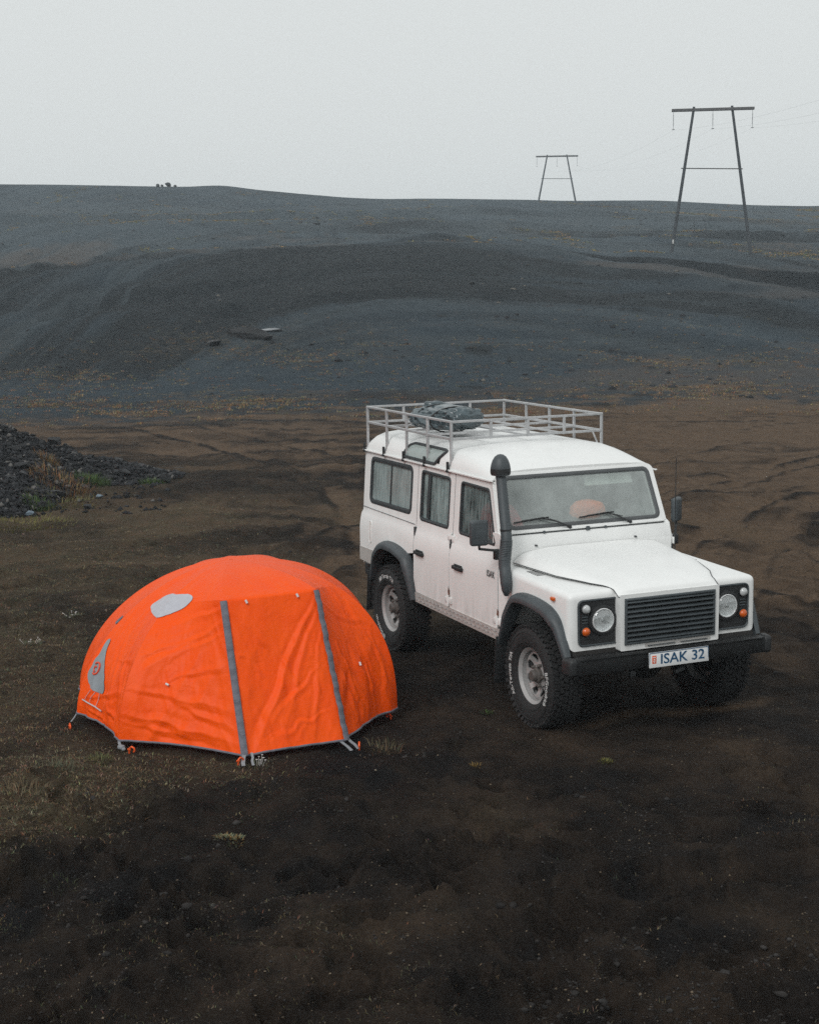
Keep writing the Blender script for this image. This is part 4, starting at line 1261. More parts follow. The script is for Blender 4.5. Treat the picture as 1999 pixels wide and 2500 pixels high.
# ---- wheels
def build_wheel():
    """local axes: outer face towards -Y, centre at the origin"""
    Rt, wd = 0.402, 0.265
    # rim: barrel and lip, with a pressed disc of eight windows
    bm = bmesh.new()
    add_lathe(bm, [(0.150, 0.02), (0.196, 0.0), (0.200, -0.06), (0.196, -0.083), (0.207, -0.094), (0.219, -0.105), (0.226, -0.103), (0.225, -0.094), (0.214, -0.086), (0.210, 0.10)], 64, 'y')
    rim = bm_obj('wheel', bm, M['steel'], None, smooth=40, local=True)
    holes = []
    for k in range(8):
        a = 2 * math.pi * (k + 0.5) / 8
        pts = []
        for (rr, da) in ((0.100, -0.10), (0.100, 0.10), (0.164, 0.265), (0.173, 0.0), (0.164, -0.265)):
            pts.append((rr * math.cos(a + da), rr * math.sin(a + da)))
        holes.append(roundpoly(pts, 0.010, 3))
    outer = [(0.198 * math.cos(2 * math.pi * i / 64), 0.198 * math.sin(2 * math.pi * i / 64)) for i in range(64)]
    def dish(u, v):
        r = math.hypot(u, v)
        y = -0.030 - 0.028 * math.exp(-((r - 0.175) / 0.03) ** 2) - 0.012 * math.exp(-(r / 0.085) ** 4)
        return (u, y, v)
    sheet('wheel_disc', outer, holes, dish, M['steel'], rim, (0, 0.012, 0), step=0.03, gx=0.022, smooth=50, local=True)
    bm = bmesh.new()
    add_lathe(bm, [(0.062, -0.035), (0.060, -0.062), (0.052, -0.070), (0.046, -0.072), (0.044, -0.10), (0.038, -0.108), (0.0001, -0.110)], 28, 'y')
    for k in range(5):
        a = 2 * math.pi * k / 5
        add_lathe(bm, [(0.014, -0.035), (0.014, -0.062), (0.010, -0.068), (0.0001, -0.068)], 8, 'y', (0.083 * math.cos(a), 0, 0.083 * math.sin(a)))
    bm_obj('hub', bm, M['hub'], rim, smooth=40, local=True)
    bm = bmesh.new()
    add_tube(bm, [(0.19, -0.07, -0.05), (0.172, -0.10, -0.045)], 0.006, 6)
    bm_obj('valve', bm, M['rubber'], rim, local=True)
    lathe('brake_drum', [(0.0001, -0.005), (0.185, -0.005), (0.185, 0.05)], M['under'], rim, 32, 'y', local=True)
    # tyre carcass
    P = [(0.212, -0.088), (0.222, -0.108), (0.250, -0.124), (0.285, -0.133), (0.320, -0.135), (0.345, -0.131), (0.368, -0.122), (0.380, -0.112), (0.388, -0.096), (0.391, -0.05), (0.392, 0), (0.391, 0.05), (0.388, 0.096), (0.380, 0.112), (0.345, 0.131), (0.285, 0.133), (0.222, 0.108), (0.212, 0.088)]
    lathe('tyre', P, M['rubber'], rim, 72, 'y', smooth=60, local=True)
    bm = bmesh.new()
    rr = random.Random(3)
    n = 46
    for k in range(n):
        for row in range(6):
            a = 2 * math.pi * (k + (0.5 if row % 2 else 0) + rr.uniform(-.06, .06)) / n
            y = (-0.098, -0.060, -0.021, 0.021, 0.060, 0.098)[row]
            rad = 0.3965 if row in (0, 5) else 0.399
            rot = Matrix.Rotation(-a, 3, 'Y') @ Matrix.Rotation(R((-18, 24, -28, 28, -24, 18)[row]), 3, 'X')
            add_box(bm, (rad * math.cos(a), y, rad * math.sin(a)), (0.016, 0.034, 0.038), 0, rot)
        for sd in (-1, 1):       # shoulder lugs
            a = 2 * math.pi * (k + 0.25) / n
            L_ = 0.030 if k % 2 else 0.018
            rot = Matrix.Rotation(-a, 3, 'Y') @ Matrix.Rotation(R(sd * 28), 3, 'Z')
            add_box(bm, (0.378 * math.cos(a), sd * 0.119, 0.378 * math.sin(a)), (L_ + 0.016, 0.012, 0.030), 0, rot)
    tr = bm_obj('tread', bm, M['rubber'], rim, local=True)
    tr['kind'] = 'stuff'
    lathe('sidewall_ridge', [(0.262, -0.1285), (0.264, -0.132), (0.267, -0.1305)], M['rubber'], rim, 64, 'y', local=True)
    lathe('sidewall_ridge', [(0.336, -0.133), (0.339, -0.1365), (0.342, -0.132)], M['rubber'], rim, 64, 'y', local=True)
    return rim

def sidewall_text(rim, body, mid_deg, size):
    """raised letters bent round the sidewall; mid_deg anticlockwise from +X as seen from outside"""
    me = text_mesh(body, size, 0.0012, 0.98, 0.0002)
    r0 = 0.302
    for v in me.vertices:
        r = r0 + v.co.y
        a = R(mid_deg) - v.co.x / r0
        y = -0.1335 - 0.0012 - (0.0015 * (1 - ((r - 0.305) / 0.04) ** 2)) - v.co.z
        v.co = Vector((r * math.cos(a), y, r * math.sin(a)))
    o = link('tyre_lettering', me, M['letter'], rim, local=True)
    return o

proto = build_wheel()
PARTS = list(proto.children)
first = True
for (x, s, spin) in ((0.0, -1, 0), (-2.794, -1, 55), (0.0, 1, 20), (-2.794, 1, 140)):
    if first:
        w = proto; first = False
    else:
        w = proto.copy(); COL.objects.link(w)
        for ch in PARTS:
            c = ch.copy(); COL.objects.link(c); c.parent = w
    w.parent = CAR
    w.location = (x, s * 0.755, 0.397)
    w.rotation_euler = (0, 0, 0 if s < 0 else math.pi)
    if s < 0:
        if x == 0.0:
            sidewall_text(w, 'All-Terrain T/A', 187, 0.058)
            sidewall_text(w, 'BFGoodrich', -8, 0.058)
        else:
            sidewall_text(w, 'All-Terrain T/A', 97, 0.058)
            sidewall_text(w, 'BFGoodrich', 228, 0.058)
    else:
        sidewall_text(w, 'All-Terrain T/A', 150 + spin, 0.058)

# ---- snorkel, mirrors, aerial
path = [(-0.40, -0.868, 0.955), (-0.395, -0.87, 1.0), (-0.395, -0.872, 1.06), (-0.405, -0.872, 1.12), (-0.425, -0.868, 1.18), (-0.435, -0.862, 1.25), (-0.428, -0.855, 1.33), (-0.432, -0.848, 1.40), (-0.455, -0.842, 1.48), (-0.505, -0.832, 1.63), (-0.56, -0.82, 1.80), (-0.588, -0.815, 1.885)]
rad = [0.018, 0.038, 0.046, 0.047, 0.046, 0.047, 0.047, 0.045, 0.043, 0.043, 0.042, 0.042]
PP, RRr = [], []
for i in range(len(path) - 1):
    for k in range(6):
        u = k / 6
        PP.append(Vector(path[i]).lerp(Vector(path[i + 1]), u)); RRr.append(rad[i] + (rad[i + 1] - rad[i]) * u)
PP.append(Vector(path[-1])); RRr.append(rad[-1])
for _ in range(3):
    PP = [PP[0]] + [(PP[i - 1] + PP[i] * 2 + PP[i + 1]) / 4 for i in range(1, len(PP) - 1)] + [PP[-1]]
snk = tube('snorkel', PP, RRr, M['plastic'], CAR, 20, smooth=60)
bm = bmesh.new()
seg = [p for p in PP if 1.23 < p.z < 1.40]
for i in range(13):
    t = i / 12 * (len(seg) - 1)
    k = min(int(t), len(seg) - 2)
    p = seg[k].lerp(seg[k + 1], t - k)
    d = (seg[k + 1] - seg[k]).normalized()
    q = [p + (d.orthogonal().normalized() * math.cos(a) + d.cross(d.orthogonal()).normalized() * math.sin(a)) * 0.046 for a in [2 * math.pi * j / 20 for j in range(20)]]
    add_tube(bm, q, 0.005, 6, False, True)
bm_obj('hose_ribs', bm, M['plastic'], snk, smooth=60)
tube('hose_clamp', [PP[-20] + Vector((0, 0, -.008)), PP[-20] + Vector((0, 0, .010))], 0.047, M['dark'], snk, 20)
hd = Vector((-0.592, -0.815, 1.90))
lathe('snorkel_head', [(0.040, -0.02), (0.074, -0.012), (0.079, 0.0), (0.080, 0.045), (0.075, 0.073), (0.064, 0.106), (0.046, 0.135), (0.024, 0.151), (0.0001, 0.156)], M['plastic'], snk, 32, 'z', tuple(hd), smooth=50)
lathe('head_band', [(0.0803, 0.0), (0.0818, 0.012), (0.0808, 0.042)], M['dark'], snk, 32, 'z', tuple(hd), smooth=50)

def mirror(c, rotz, arm, nm):
    rot = Matrix.Rotation(rotz, 3, 'Z')
    bm = bmesh.new()
    add_box(bm, c, (0.055, 0.150, 0.205), 0.024, rot, 4)
    hdm = bm_obj('door_mirror', bm, M['plastic'], CAR, smooth=50)
    f = rot @ Vector((-1, 0, 0))
    bm = bmesh.new()
    add_box(bm, Vector(c) + f * 0.0275, (0.004, 0.120, 0.175), 0.0015, rot)
    bm_obj('mirror_glass', bm, M['mirror'], hdm)
    bm = bmesh.new()
    add_tube(bm, arm, 0.011, 8)
    add_box(bm, arm[-1], (0.045, 0.05, 0.085), 0.008)
    bm_obj('mirror_arm', bm, M['dark'], hdm, smooth=50)
mirror((-0.50, -1.055, 1.455), R(-8), [(-0.51, -1.05, 1.36), (-0.515, -1.045, 1.325), (-0.56, -0.93, 1.30), (-0.60, -0.86, 1.285), (-0.61, -0.845, 1.25)], 'r')
mirror((-0.70, 0.90, 1.475), R(38), [(-0.69, 0.89, 1.38), (-0.67, 0.875, 1.33), (-0.64, 0.85, 1.28), (-0.625, 0.835, 1.24)], 'l')
tube('radio_aerial', [(-0.47, 0.735, 1.15), (-0.47, 0.736, 1.5), (-0.468, 0.74, 1.945)], [0.006, 0.005, 0.0035], M['dark'], CAR, 6)

# ---- cabin
bm = bmesh.new()
add_box(bm, (-0.875, 0, 1.25), (0.32, 1.44, 0.38), 0.04, seg=3)
dash = bm_obj('dashboard', bm, M['dark'], CAR, smooth=40)
sw = empty('cab', (0, 0, 0)); bpy.data.objects.remove(sw)
tube('steering_wheel', [Vector((-1.02, 0.38, 1.36)) + Vector((0.06 * math.sin(a), 0.19 * math.cos(a), 0.18 * math.sin(a))) for a in [2 * math.pi * i / 28 for i in range(28)]], 0.014, M['dark'], CAR, 8, True)
bm = bmesh.new()
for i in range(3):
    a = 2 * math.pi * i / 3 + 0.5
    add_bar(bm, (-1.02, 0.38, 1.36), Vector((-1.02, 0.38, 1.36)) + Vector((0.06 * math.sin(a), 0.19 * math.cos(a), 0.18 * math.sin(a))), 0.02)
bm_obj('wheel_spokes', bm, M['dark'], CAR)
for (x, y) in ((-1.42, -0.40), (-1.42, 0.38), (-2.35, -0.40), (-2.35, 0.40)):
    bm = bmesh.new()
    add_box(bm, (x + 0.10, y, 0.95), (0.50, 0.50, 0.16), 0.05, seg=3)
    add_box(bm, (x - 0.14, y, 1.24), (0.14, 0.48, 0.56), 0.05, Matrix.Rotation(R(-10), 3, 'Y'), 3)
    add_box(bm, (x - 0.19, y, 1.60), (0.09, 0.26, 0.15), 0.035, Matrix.Rotation(R(-10), 3, 'Y'), 3)
    bm_obj('seat', bm, M['seat'], CAR, smooth=40)
M['visor'] = mat('pale_visor', (0.62, 0.63, 0.60), rough=0.8, var=0.05)
box('sun_visor', (-0.885, 0.33, 1.755), (0.02, 0.46, 0.11), M['visor'], CAR, 0.006, Matrix.Rotation(R(-30), 3, 'Y'))
box('rear_view_mirror', (-0.87, 0.0, 1.74), (0.02, 0.2, 0.05), M['dark'], CAR, 0.008)

# ---- roof rack
rack = bm = None
RX0, RX1, RY, ZT_, ZM_ = -3.585, -1.672, 0.735, 2.222, 2.075
bm = bmesh.new()
add_bar(bm, (RX0, -RY, ZT_), (RX1, -RY, ZT_), 0.026, 0.020, 0.003)
RACK = bm_obj('roof_rack', bm, M['galv'], CAR, smooth=35)
RACK['label'] = 'bare galvanised steel basket over the rear half of the roof'
g = M['galv']
bar('top_rail', (RX0, RY, ZT_), (RX1, RY, ZT_), 0.026, g, RACK, 0.020)
bar('top_rail', (RX1, -RY - .014, ZT_), (RX1, RY + .014, ZT_), 0.025, g, RACK, 0.0205)
bar('top_rail', (RX0, -RY - .014, ZT_), (RX0, RY + .014, ZT_), 0.025, g, RACK, 0.0205)
for s in (-1, 1):
    bar('lower_rail', (RX0, s * RY, ZM_), (RX1, s * RY, ZM_), 0.024, g, RACK, 0.022)
    for x in (RX0, -3.105, -2.635, -2.165, RX1):
        bar('post', (x, s * (RY + 0.004), 1.80), (x, s * (RY + 0.004), ZT_ + 0.012), 0.024, g, RACK, 0.020)
        bm = bmesh.new()
        add_box(bm, (x - 0.014, s * 0.770, 1.838), (0.03, 0.018, 0.085), 0.004)
        add_box(bm, (x, s * 0.772, 1.800), (0.046, 0.030, 0.02), 0.003)
        bm_obj('clamp', bm, M['dark'], RACK, smooth=40)
    for x in (RX1,):
        bar('brace', (x - 0.10, s * (RY - 0.03), ZM_ - 0.01), (x - 0.008, s * (RY - 0.004), 1.90), 0.014, g, RACK)
for x in (RX0, RX1):
    bar('lower_rail', (x, -RY, ZM_ - 0.0005), (x, RY, ZM_ - 0.0005), 0.023, g, RACK, 0.0215)
    for y in (-0.36, 0.0, 0.36):
        bar('post', (x, y, ZM_), (x, y, ZT_), 0.024, g, RACK, 0.021)
for x in (-3.105, -2.635, -2.165):
    bar('cross_bar', (x, -RY, ZM_ - 0.004), (x, RY, ZM_ - 0.004), 0.024, g, RACK, 0.02)
for y in (-0.36, 0.0, 0.36):
    bar('long_bar', (RX0, y, ZM_ - 0.007), (RX1, y, ZM_ - 0.007), 0.022, g, RACK, 0.016)

# ------------------------------------------------------------------ the tent
TC = np.array([-1.60, -2.75, 0.0])
# hem corners: offset from the centre, height of the hem, fullness of the dome over that corner (0 = taut front flap corner)
TCOR = [(1.49, -0.385, 0.045, 0), (1.485, 0.40, 0.055, 0), (0.925, 1.05, 0.07, 2.5), (0.0, 1.28, 0.07, 2.4), (-0.93, 1.08, 0.06, 2.3),
        (-1.48, 0.39, 0.06, 2.0), (-1.48, -0.39, 0.06, 1.8), (-0.93, -1.08, 0.07, 1.72), (-0.03, -1.285, 0.09, 1.74), (0.80, -1.14, 0.075, 1.9)]
TPEAK = [(0.955, -0.35, 1.092), (1.035, 0.352, 1.122)]
TH = 1.215
TS0 = 0.60
# slack folds: panel, from (u, s) to (u, s), width, height
TFOLD = [(0, .97, .57, .12, .02, .022, .024), (0, .96, .52, .40, .05, .018, .016), (0, .05, .55, .55, .32, .016, .010), (0, .92, .30, .25, .10, .014, .012), (0, .85, .12, .30, .04, .012, .012), (0, .98, .45, .70, .02, .014, .014), (0, .04, .40, .35, .28, .012, .009),
         (9, .97, .57, .10, .46, .020, .016), (9, .96, .52, .08, .30, .020, .016), (9, .95, .46, .30, .36, .016, .012), (9, .04, .22, .96, .16, .018, .014), (9, .05, .12, .97, .03, .026, .022), (9, .10, .08, .60, .03, .018, .016), (9, .30, .26, .95, .34, .012, .010), (9, .45, .16, .97, .09, .016, .014), (9, .05, .36, .55, .44, .012, .010),
         (1, .05, .57, .30, .02, .018, .018), (1, .06, .54, .52, .03, .020, .020), (1, .10, .50, .72, .05, .018, .018), (1, .05, .56, .90, .36, .014, .012), (1, .30, .30, .42, .01, .014, .018), (1, .62, .28, .66, .01, .014, .018), (1, .85, .30, .84, .02, .016, .016),
         (8, .10, .10, .90, .20, .014, .012), (8, .55, .12, .95, .02, .018, .018), (8, .15, .05, .70, .02, .014, .012), (8, .50, .30, .97, .34, .012, .010)]
def tent_corner(i, s):
    dx, dy, z0, p = TCOR[i % 10]
    if p == 0:
        px, py, pz = TPEAK[i % 10]
        a = np.clip(s / TS0, 0, 1)[..., None]
        b = np.clip((s - TS0) / (1 - TS0), 0, 1)[..., None]
        lo = np.array([dx, dy, z0]) * (1 - a) + np.array([px, py, pz]) * a
        ctrl = np.array([px * 0.52, py * 0.7, TH + 0.02])
        hi = np.array([px, py, pz]) * (1 - b) ** 2 + 2 * b * (1 - b) * ctrl + b * b * np.array([0, 0, TH])
        return np.where(s[..., None] <= TS0, lo, hi)
    t = s * math.pi / 2
    r = np.clip(np.cos(t), 0, 1) ** (2 / p)
    z = z0 + (TH - z0) * np.clip(np.sin(t), 0, 1) ** (2 / p)
    return np.stack([dx * r, dy * r, z], -1)

def tent_pt(c, s, wr=True, off=0.0):
    """c: corner parameter 0..10, s: 0 hem .. 1 crown (arrays)"""
    c = np.asarray(c, float) % 10; s = np.asarray(s, float)
    def base(c, s):
        i = np.floor(c).astype(int) % 10
        u = c - np.floor(c)
        P = np.zeros(c.shape + (3,))
        for k in range(10):
            mk = i == k
            if mk.any():
                A = tent_corner(k, s[mk]); B = tent_corner(k + 1, s[mk])
                uu = u[mk][:, None]
                P[mk] = A * (1 - uu) + B * uu
        bow = (-0.048 + 0.034 * sst(0.5, 0.95, s)) * 4 * u * (1 - u)
        bow = np.where((i == 0) & (s < TS0), -0.02 * 4 * u * (1 - u) * np.sin(np.clip(s / TS0, 0, 1) * math.pi), bow)
        h = np.hypot(P[..., 0], P[..., 1]) + 1e-6
        P[..., 0] += P[..., 0] / h * bow; P[..., 1] += P[..., 1] / h * bow
        # hem pulled up a little between its corners
        P[..., 2] += 0.006 * 4 * u * (1 - u) * sst(0.25, 0.0, s)
        return P
    P = base(c, s)
    e = 1e-3
    d1 = base((c + e) % 10, s) - base((c - e) % 10, s)
    d2 = base(c, np.clip(s + e, 0, 1)) - base(c, np.clip(s - e, 0, 1))
    n = np.cross(d1, d2)
    n /= np.linalg.norm(n, axis=-1, keepdims=True) + 1e-12
    flip = np.sign((n * (P - np.array([0, 0, 0.3]))).sum(-1, keepdims=True))
    n = n * np.where(flip == 0, 1, flip)
    d = np.zeros(c.shape)
    if wr:
        u = c - np.floor(c)
        k = np.floor(c)
        low = sst(0.75, 0.25, s)
        edge = np.clip(np.minimum(u, 1 - u) * 9, 0, 1)
        # long slack folds running from the pole tops down to the far hem corner, and short creases
        w1 = 1 - np.abs(vn(u * 4.0 - s * 4.6 + k * 7.3, s * 0.9 + k * 3.1, 201)) * 2
        w2 = 1 - np.abs(vn(u * 10.0 + s * 9.5 + k * 5.7, s * 2.4 - u * 1.5 + k, 207)) * 2
        w3 = fbm(c * 7, s * 9, 211, 3)
        w4 = 1 - np.abs(vn(c * 15 + 5 * s, s * 11 - 7 * u, 219)) * 2
        d = edge * low * (0.007 * w1 + 0.006 * np.clip(w2, -0.6, 1)) + edge * 0.006 * w3 * sst(0.98, 0.6, s) + 0.0035 * w4 * edge * low
        for (kk, u0, s0, u1, s1, w, am) in TFOLD:
            mk = k == kk
            if not mk.any():
                continue
            uu, ss = u[mk] * 0.85, s[mk] * 1.55
            ax, ay, bx, by = u0 * 0.85, s0 * 1.55, u1 * 0.85, s1 * 1.55
            ex, ey = bx - ax, by - ay
            l2 = ex * ex + ey * ey
            t = np.clip(((uu - ax) * ex + (ss - ay) * ey) / l2, 0, 1)
            wob = 0.02 * vn(t * 5 + kk * 3 + u0 * 9, t * 0 + s0 * 7, 231)
            q = ((uu - ax) * ey - (ss - ay) * ex) / math.sqrt(l2) + wob
            e = np.hypot(uu - ax - t * ex, ss - ay - t * ey)
            on = np.exp(-np.clip(e - np.abs(q), 0, 9) * 14) * np.clip(np.sin(np.clip(t, 0.02, 0.98) * math.pi), 0, 1) ** 0.5
            wd = w * (0.55 + 0.9 * t)
            d[mk] += on * 0.8 * am * (np.exp(-np.abs(q) / wd) - 0.75 * np.exp(-np.abs(q - 2.1 * wd) / wd) - 0.25 * np.exp(-np.abs(q + 2.4 * wd) / wd))
        # loose upright folds above the hem of the right-hand panels
        d = d + 0.010 * edge * sst(0.40, 0.05, s) * np.sin((c * 3.4 + 1.5 * vn(c * 1.7, s * 2, 223)) * 2 * math.pi) * np.where(k == 0, 0.2, np.where(k == 9, 0.35, 1))
    P = P + n * (d + off)[..., None]
    return P + TC
#----END
def fabric_material():
    m = bpy.data.materials.new('orange_nylon')
    t, N, L, b = nodes_of(m)
    tc = N.new('ShaderNodeTexCoord')
    nz = N.new('ShaderNodeTexNoise'); nz.inputs['Scale'].default_value = 5; nz.inputs['Detail'].default_value = 8; nz.inputs['Roughness'].default_value = 0.65
    L.new(tc.outputs['Object'], nz.inputs['Vector'])
    rp = N.new('ShaderNodeValToRGB')
    rp.color_ramp.elements[0].position = 0.3; rp.color_ramp.elements[1].position = 0.7
    rp.color_ramp.elements[0].color = (1.0, 0.104, 0.001, 1); rp.color_ramp.elements[1].color = (0.97, 0.086, 0.001, 1)
    L.new(nz.outputs['Fac'], rp.inputs['Fac'])
    L.new(rp.outputs['Color'], b.inputs['Base Color'])
    b.inputs['Roughness'].default_value = 0.48
    b.inputs['Specular IOR Level'].default_value = 0.2
    b.inputs['Sheen Weight'].default_value = 0.0
    b.inputs['Sheen Roughness'].default_value = 0.4
    b.inputs['Sheen Tint'].default_value = (1.0, 0.72, 0.6, 1)
    # fine crumple of the cloth
    n2 = N.new('ShaderNodeTexNoise'); n2.inputs['Scale'].default_value = 14; n2.inputs['Detail'].default_value = 7; n2.inputs['Distortion'].default_value = 1.2
    L.new(tc.outputs['Object'], n2.inputs['Vector'])
    vo = N.new('ShaderNodeTexVoronoi'); vo.feature = 'DISTANCE_TO_EDGE'; vo.inputs['Scale'].default_value = 7
    mp = N.new('ShaderNodeMapping'); mp.inputs['Scale'].default_value = (1.0, 1.0, 0.55); mp.inputs['Rotation'].default_value = (0.5, 0.4, 0)
    L.new(tc.outputs['Object'], mp.inputs['Vector'])
    ad = N.new('ShaderNodeMixRGB'); ad.inputs['Fac'].default_value = 0.12
    L.new(mp.outputs[0], ad.inputs[1]); L.new(n2.outputs['Color'], ad.inputs[2]); L.new(ad.outputs[0], vo.inputs['Vector'])
    b1 = N.new('ShaderNodeBump'); b1.inputs['Strength'].default_value = 0.35; b1.inputs['Distance'].default_value = 0.012
    L.new(n2.outputs['Fac'], b1.inputs['Height'])
    b2 = N.new('ShaderNodeBump'); b2.inputs['Strength'].default_value = 0.22; b2.inputs['Distance'].default_value = 0.02
    L.new(vo.outputs['Distance'], b2.inputs['Height']); L.new(b1.outputs[0], b2.inputs['Normal'])
    L.new(b2.outputs[0], b.inputs['Normal'])
    tl = N.new('ShaderNodeBsdfTranslucent'); tl.inputs['Color'].default_value = (0.75, 0.09, 0.006, 1)
    mx = N.new('ShaderNodeMixShader'); mx.inputs['Fac'].default_value = 0.14
    L.new(b.outputs[0], mx.inputs[1]); L.new(tl.outputs[0], mx.inputs[2])
    L.new(mx.outputs[0], N['Material Output'].inputs['Surface'])
    return m

M['nylon'] = fabric_material()
M['greytape'] = mat('grey_tape', (0.125, 0.125, 0.15), rough=0.75, var=0.2, scale=26, bump=0.3, bscale=60)
M['patch'] = mat('pale_grey_vinyl', (0.42, 0.42, 0.46), rough=0.4, var=0.08, scale=30)
M['patch2'] = mat('grey_print', (0.23, 0.25, 0.27), rough=0.55, var=0.12, scale=20)
M['print'] = mat('orange_print', (0.72, 0.07, 0.02), rough=0.5)
M['strap'] = mat('grey_webbing', (0.22, 0.23, 0.245), rough=0.8, var=0.15, scale=40)
M['peg'] = mat('orange_anodised', (0.75, 0.10, 0.015), rough=0.35, metal=0.3, var=0.1)
M['toggle'] = mat('white_toggle', (0.62, 0.55, 0.54), rough=0.5)
M['reflect'] = mat('reflective_cord', (0.50, 0.42, 0.42), rough=0.5)

TENT = empty('dome_tent', tuple(TC))
tag(TENT, 'orange dome tent with grey tape strips pitched on the dark sand', 'tent')

def tent_panel(name, c0, c1, s0, s1, nc, ns):
    c, s = np.meshgrid(np.linspace(c0, c1, nc), np.linspace(s0, s1, ns), indexing='ij')
    P = tent_pt(c.ravel(), s.ravel())
    return mesh(name, P, grid_faces(nc, ns), M['nylon'], TENT, smooth=180)

for k in range(10):
    n = 72 if k in (0, 1, 8, 9) else 24
    tent_panel('fly_panel', k, k + 1, 0.0, TS0, n, 116 if n > 30 else 40)
for k in range(10):
    tent_panel('crown_panel', k, k + 1, TS0, 0.999, 30, 44)

def tp(c, s, off=0.004):
    return tent_pt(np.array([c]), np.array([s]), True, np.array([off]))[0]

def ribbon(name, pts_c, w, m, off=0.006, n=70):
    """flat tape along a line of (c, s) on the tent, w wide in corner units at the hem"""
    L_, R_ = [], []
    cs = np.linspace(0, 1, n)
    c = np.interp(cs, [p[0] for p in pts_c], [p[1] for p in pts_c]); s = np.interp(cs, [p[0] for p in pts_c], [p[2] for p in pts_c])
    P = tent_pt(c, s, False)
    T = np.gradient(P, axis=0)
    T /= np.linalg.norm(T, axis=1, keepdims=True)
    out = P - (TC + np.array([0, 0, 0.3]))
    B = np.cross(T, out); B /= np.linalg.norm(B, axis=1, keepdims=True)
    Nn = np.cross(B, T)
    Nn *= np.sign((Nn * out).sum(1, keepdims=True))
    puck = 0.004 * np.sin(cs * 37) + 0.003 * np.sin(cs * 91 + 1)
    V = []
    for i in range(n):
        for (a, h) in ((-1, -0.004), (-0.9, 0.0), (0, 0.003), (0.9, 0.0), (1, -0.004)):
            V.append(P[i] + B[i] * a * w / 2 + Nn[i] * (off + h + puck[i]))
    return mesh(name, V, grid_faces(n, 5), m, TENT, smooth=70)

ribbon('tape_strip', [(0, 0.0, 0.0), (1, 0.0, TS0 - 0.004)], 0.052, M['greytape'], 0.012)
ribbon('tape_strip', [(0, 1.0, 0.0), (1, 1.0, TS0 - 0.004)], 0.050, M['greytape'], 0.012)
# hem binding
cs = np.linspace(0, 10, 400, endpoint=False)
P = tent_pt(cs, np.full(400, 0.001), True, np.full(400, 0.002))
bm = bmesh.new()
add_tube(bm, [tuple(p) for p in P], 0.0085, 6, False, True)
bm_obj('hem_binding', bm, M['greytape'], TENT, smooth=60)
def chaikin(p, n=2):
    for _ in range(n):
        p = [q for i in range(len(p)) for q in ((p[i][0] * .75 + p[(i + 1) % len(p)][0] * .25, p[i][1] * .75 + p[(i + 1) % len(p)][1] * .25), (p[i][0] * .25 + p[(i + 1) % len(p)][0] * .75, p[i][1] * .25 + p[(i + 1) % len(p)][1] * .75))]
    return p
# vinyl window
win = chaikin([(8.33, .562), (8.44, .603), (8.62, .638), (8.94, .662), (9.24, .654), (9.40, .632), (9.40, .60), (9.26, .562), (9.06, .535), (8.79, .528), (8.52, .538)])
sheet('clear_window', win, [], lambda c, s: tp(c, s, 0.006), M['patch'], TENT, step=0.05, gx=0.06, gz=[.545, .56, .575, .59, .605, .62, .635], smooth=90)
# printed flap with its ring emblem
flap = [(8.05, .38), (8.12, .38), (8.17, .34), (8.22, .30), (8.33, .24), (8.37, .21), (8.43, .17), (8.46, .15), (8.33, .145), (8.21, .15), (8.12, .17), (8.06, .20), (8.04, .225), (8.06, .25), (8.04, .285), (8.08, .30), (8.06, .34)]
sheet('printed_flap', chaikin(flap), [], lambda c, s: tp(c, s, 0.006), M['patch2'], TENT, step=0.02, gx=0.03, gz=[.16, .18, .2, .22, .24, .26, .28, .30, .32, .34, .36], smooth=90)
arc = [(8.165 + 0.055 * math.cos(a), 0.245 + 0.026 * math.sin(a)) for a in np.linspace(2.3, -2.2, 16)]
tube('emblem', [tuple(tp(c, s, 0.010)) for (c, s) in arc], 0.0075, M['print'], TENT, 6)
arc = [(8.15 + 0.022 * math.cos(a), 0.242 + 0.012 * math.sin(a)) for a in np.linspace(0.6, 5.4, 12)]
tube('emblem', [tuple(tp(c, s, 0.010)) for (c, s) in arc], 0.006, M['print'], TENT, 6)
sheet('vent_tab', [(7.55, .415), (7.60, .455), (7.78, .462), (7.80, .44), (7.72, .415)], [], lambda c, s: tp(c, s, 0.012), M['greytape'], TENT, step=0.03, gx=0.05, smooth=90)
tube('reflective_line', [tuple(tp(c, s, 0.010)) for (c, s) in ((8.08, .092), (8.2, .085), (8.33, .078), (8.47, .070))], 0.006, M['reflect'], TENT, 6)
for (a, b_) in (((8.2, .145), (8.12, .09)), ((8.28, .145), (8.22, .086)), ((8.36, .148), (8.34, .08))):
    tube('guy_cord', [tuple(tp(*a, 0.009)), tuple(tp((a[0] + b_[0]) / 2, (a[1] + b_[1]) / 2, 0.010)), tuple(tp(*b_, 0.010))], 0.0025, M['reflect'], TENT, 5)
for (c, s, dc, ds) in ((9.34, .25, .03, -.006), (0.23, .588, .012, -.014), (0.78, .590, .012, -.014), (1.51, .23, -.008, -.015)):
    bm = bmesh.new()
    add_tube(bm, [tuple(tp(c, s, 0.016)), tuple(tp(c + dc, s + ds, 0.016))], 0.009, 8)
    bm_obj('toggle', bm, M['toggle'], TENT, smooth=50)

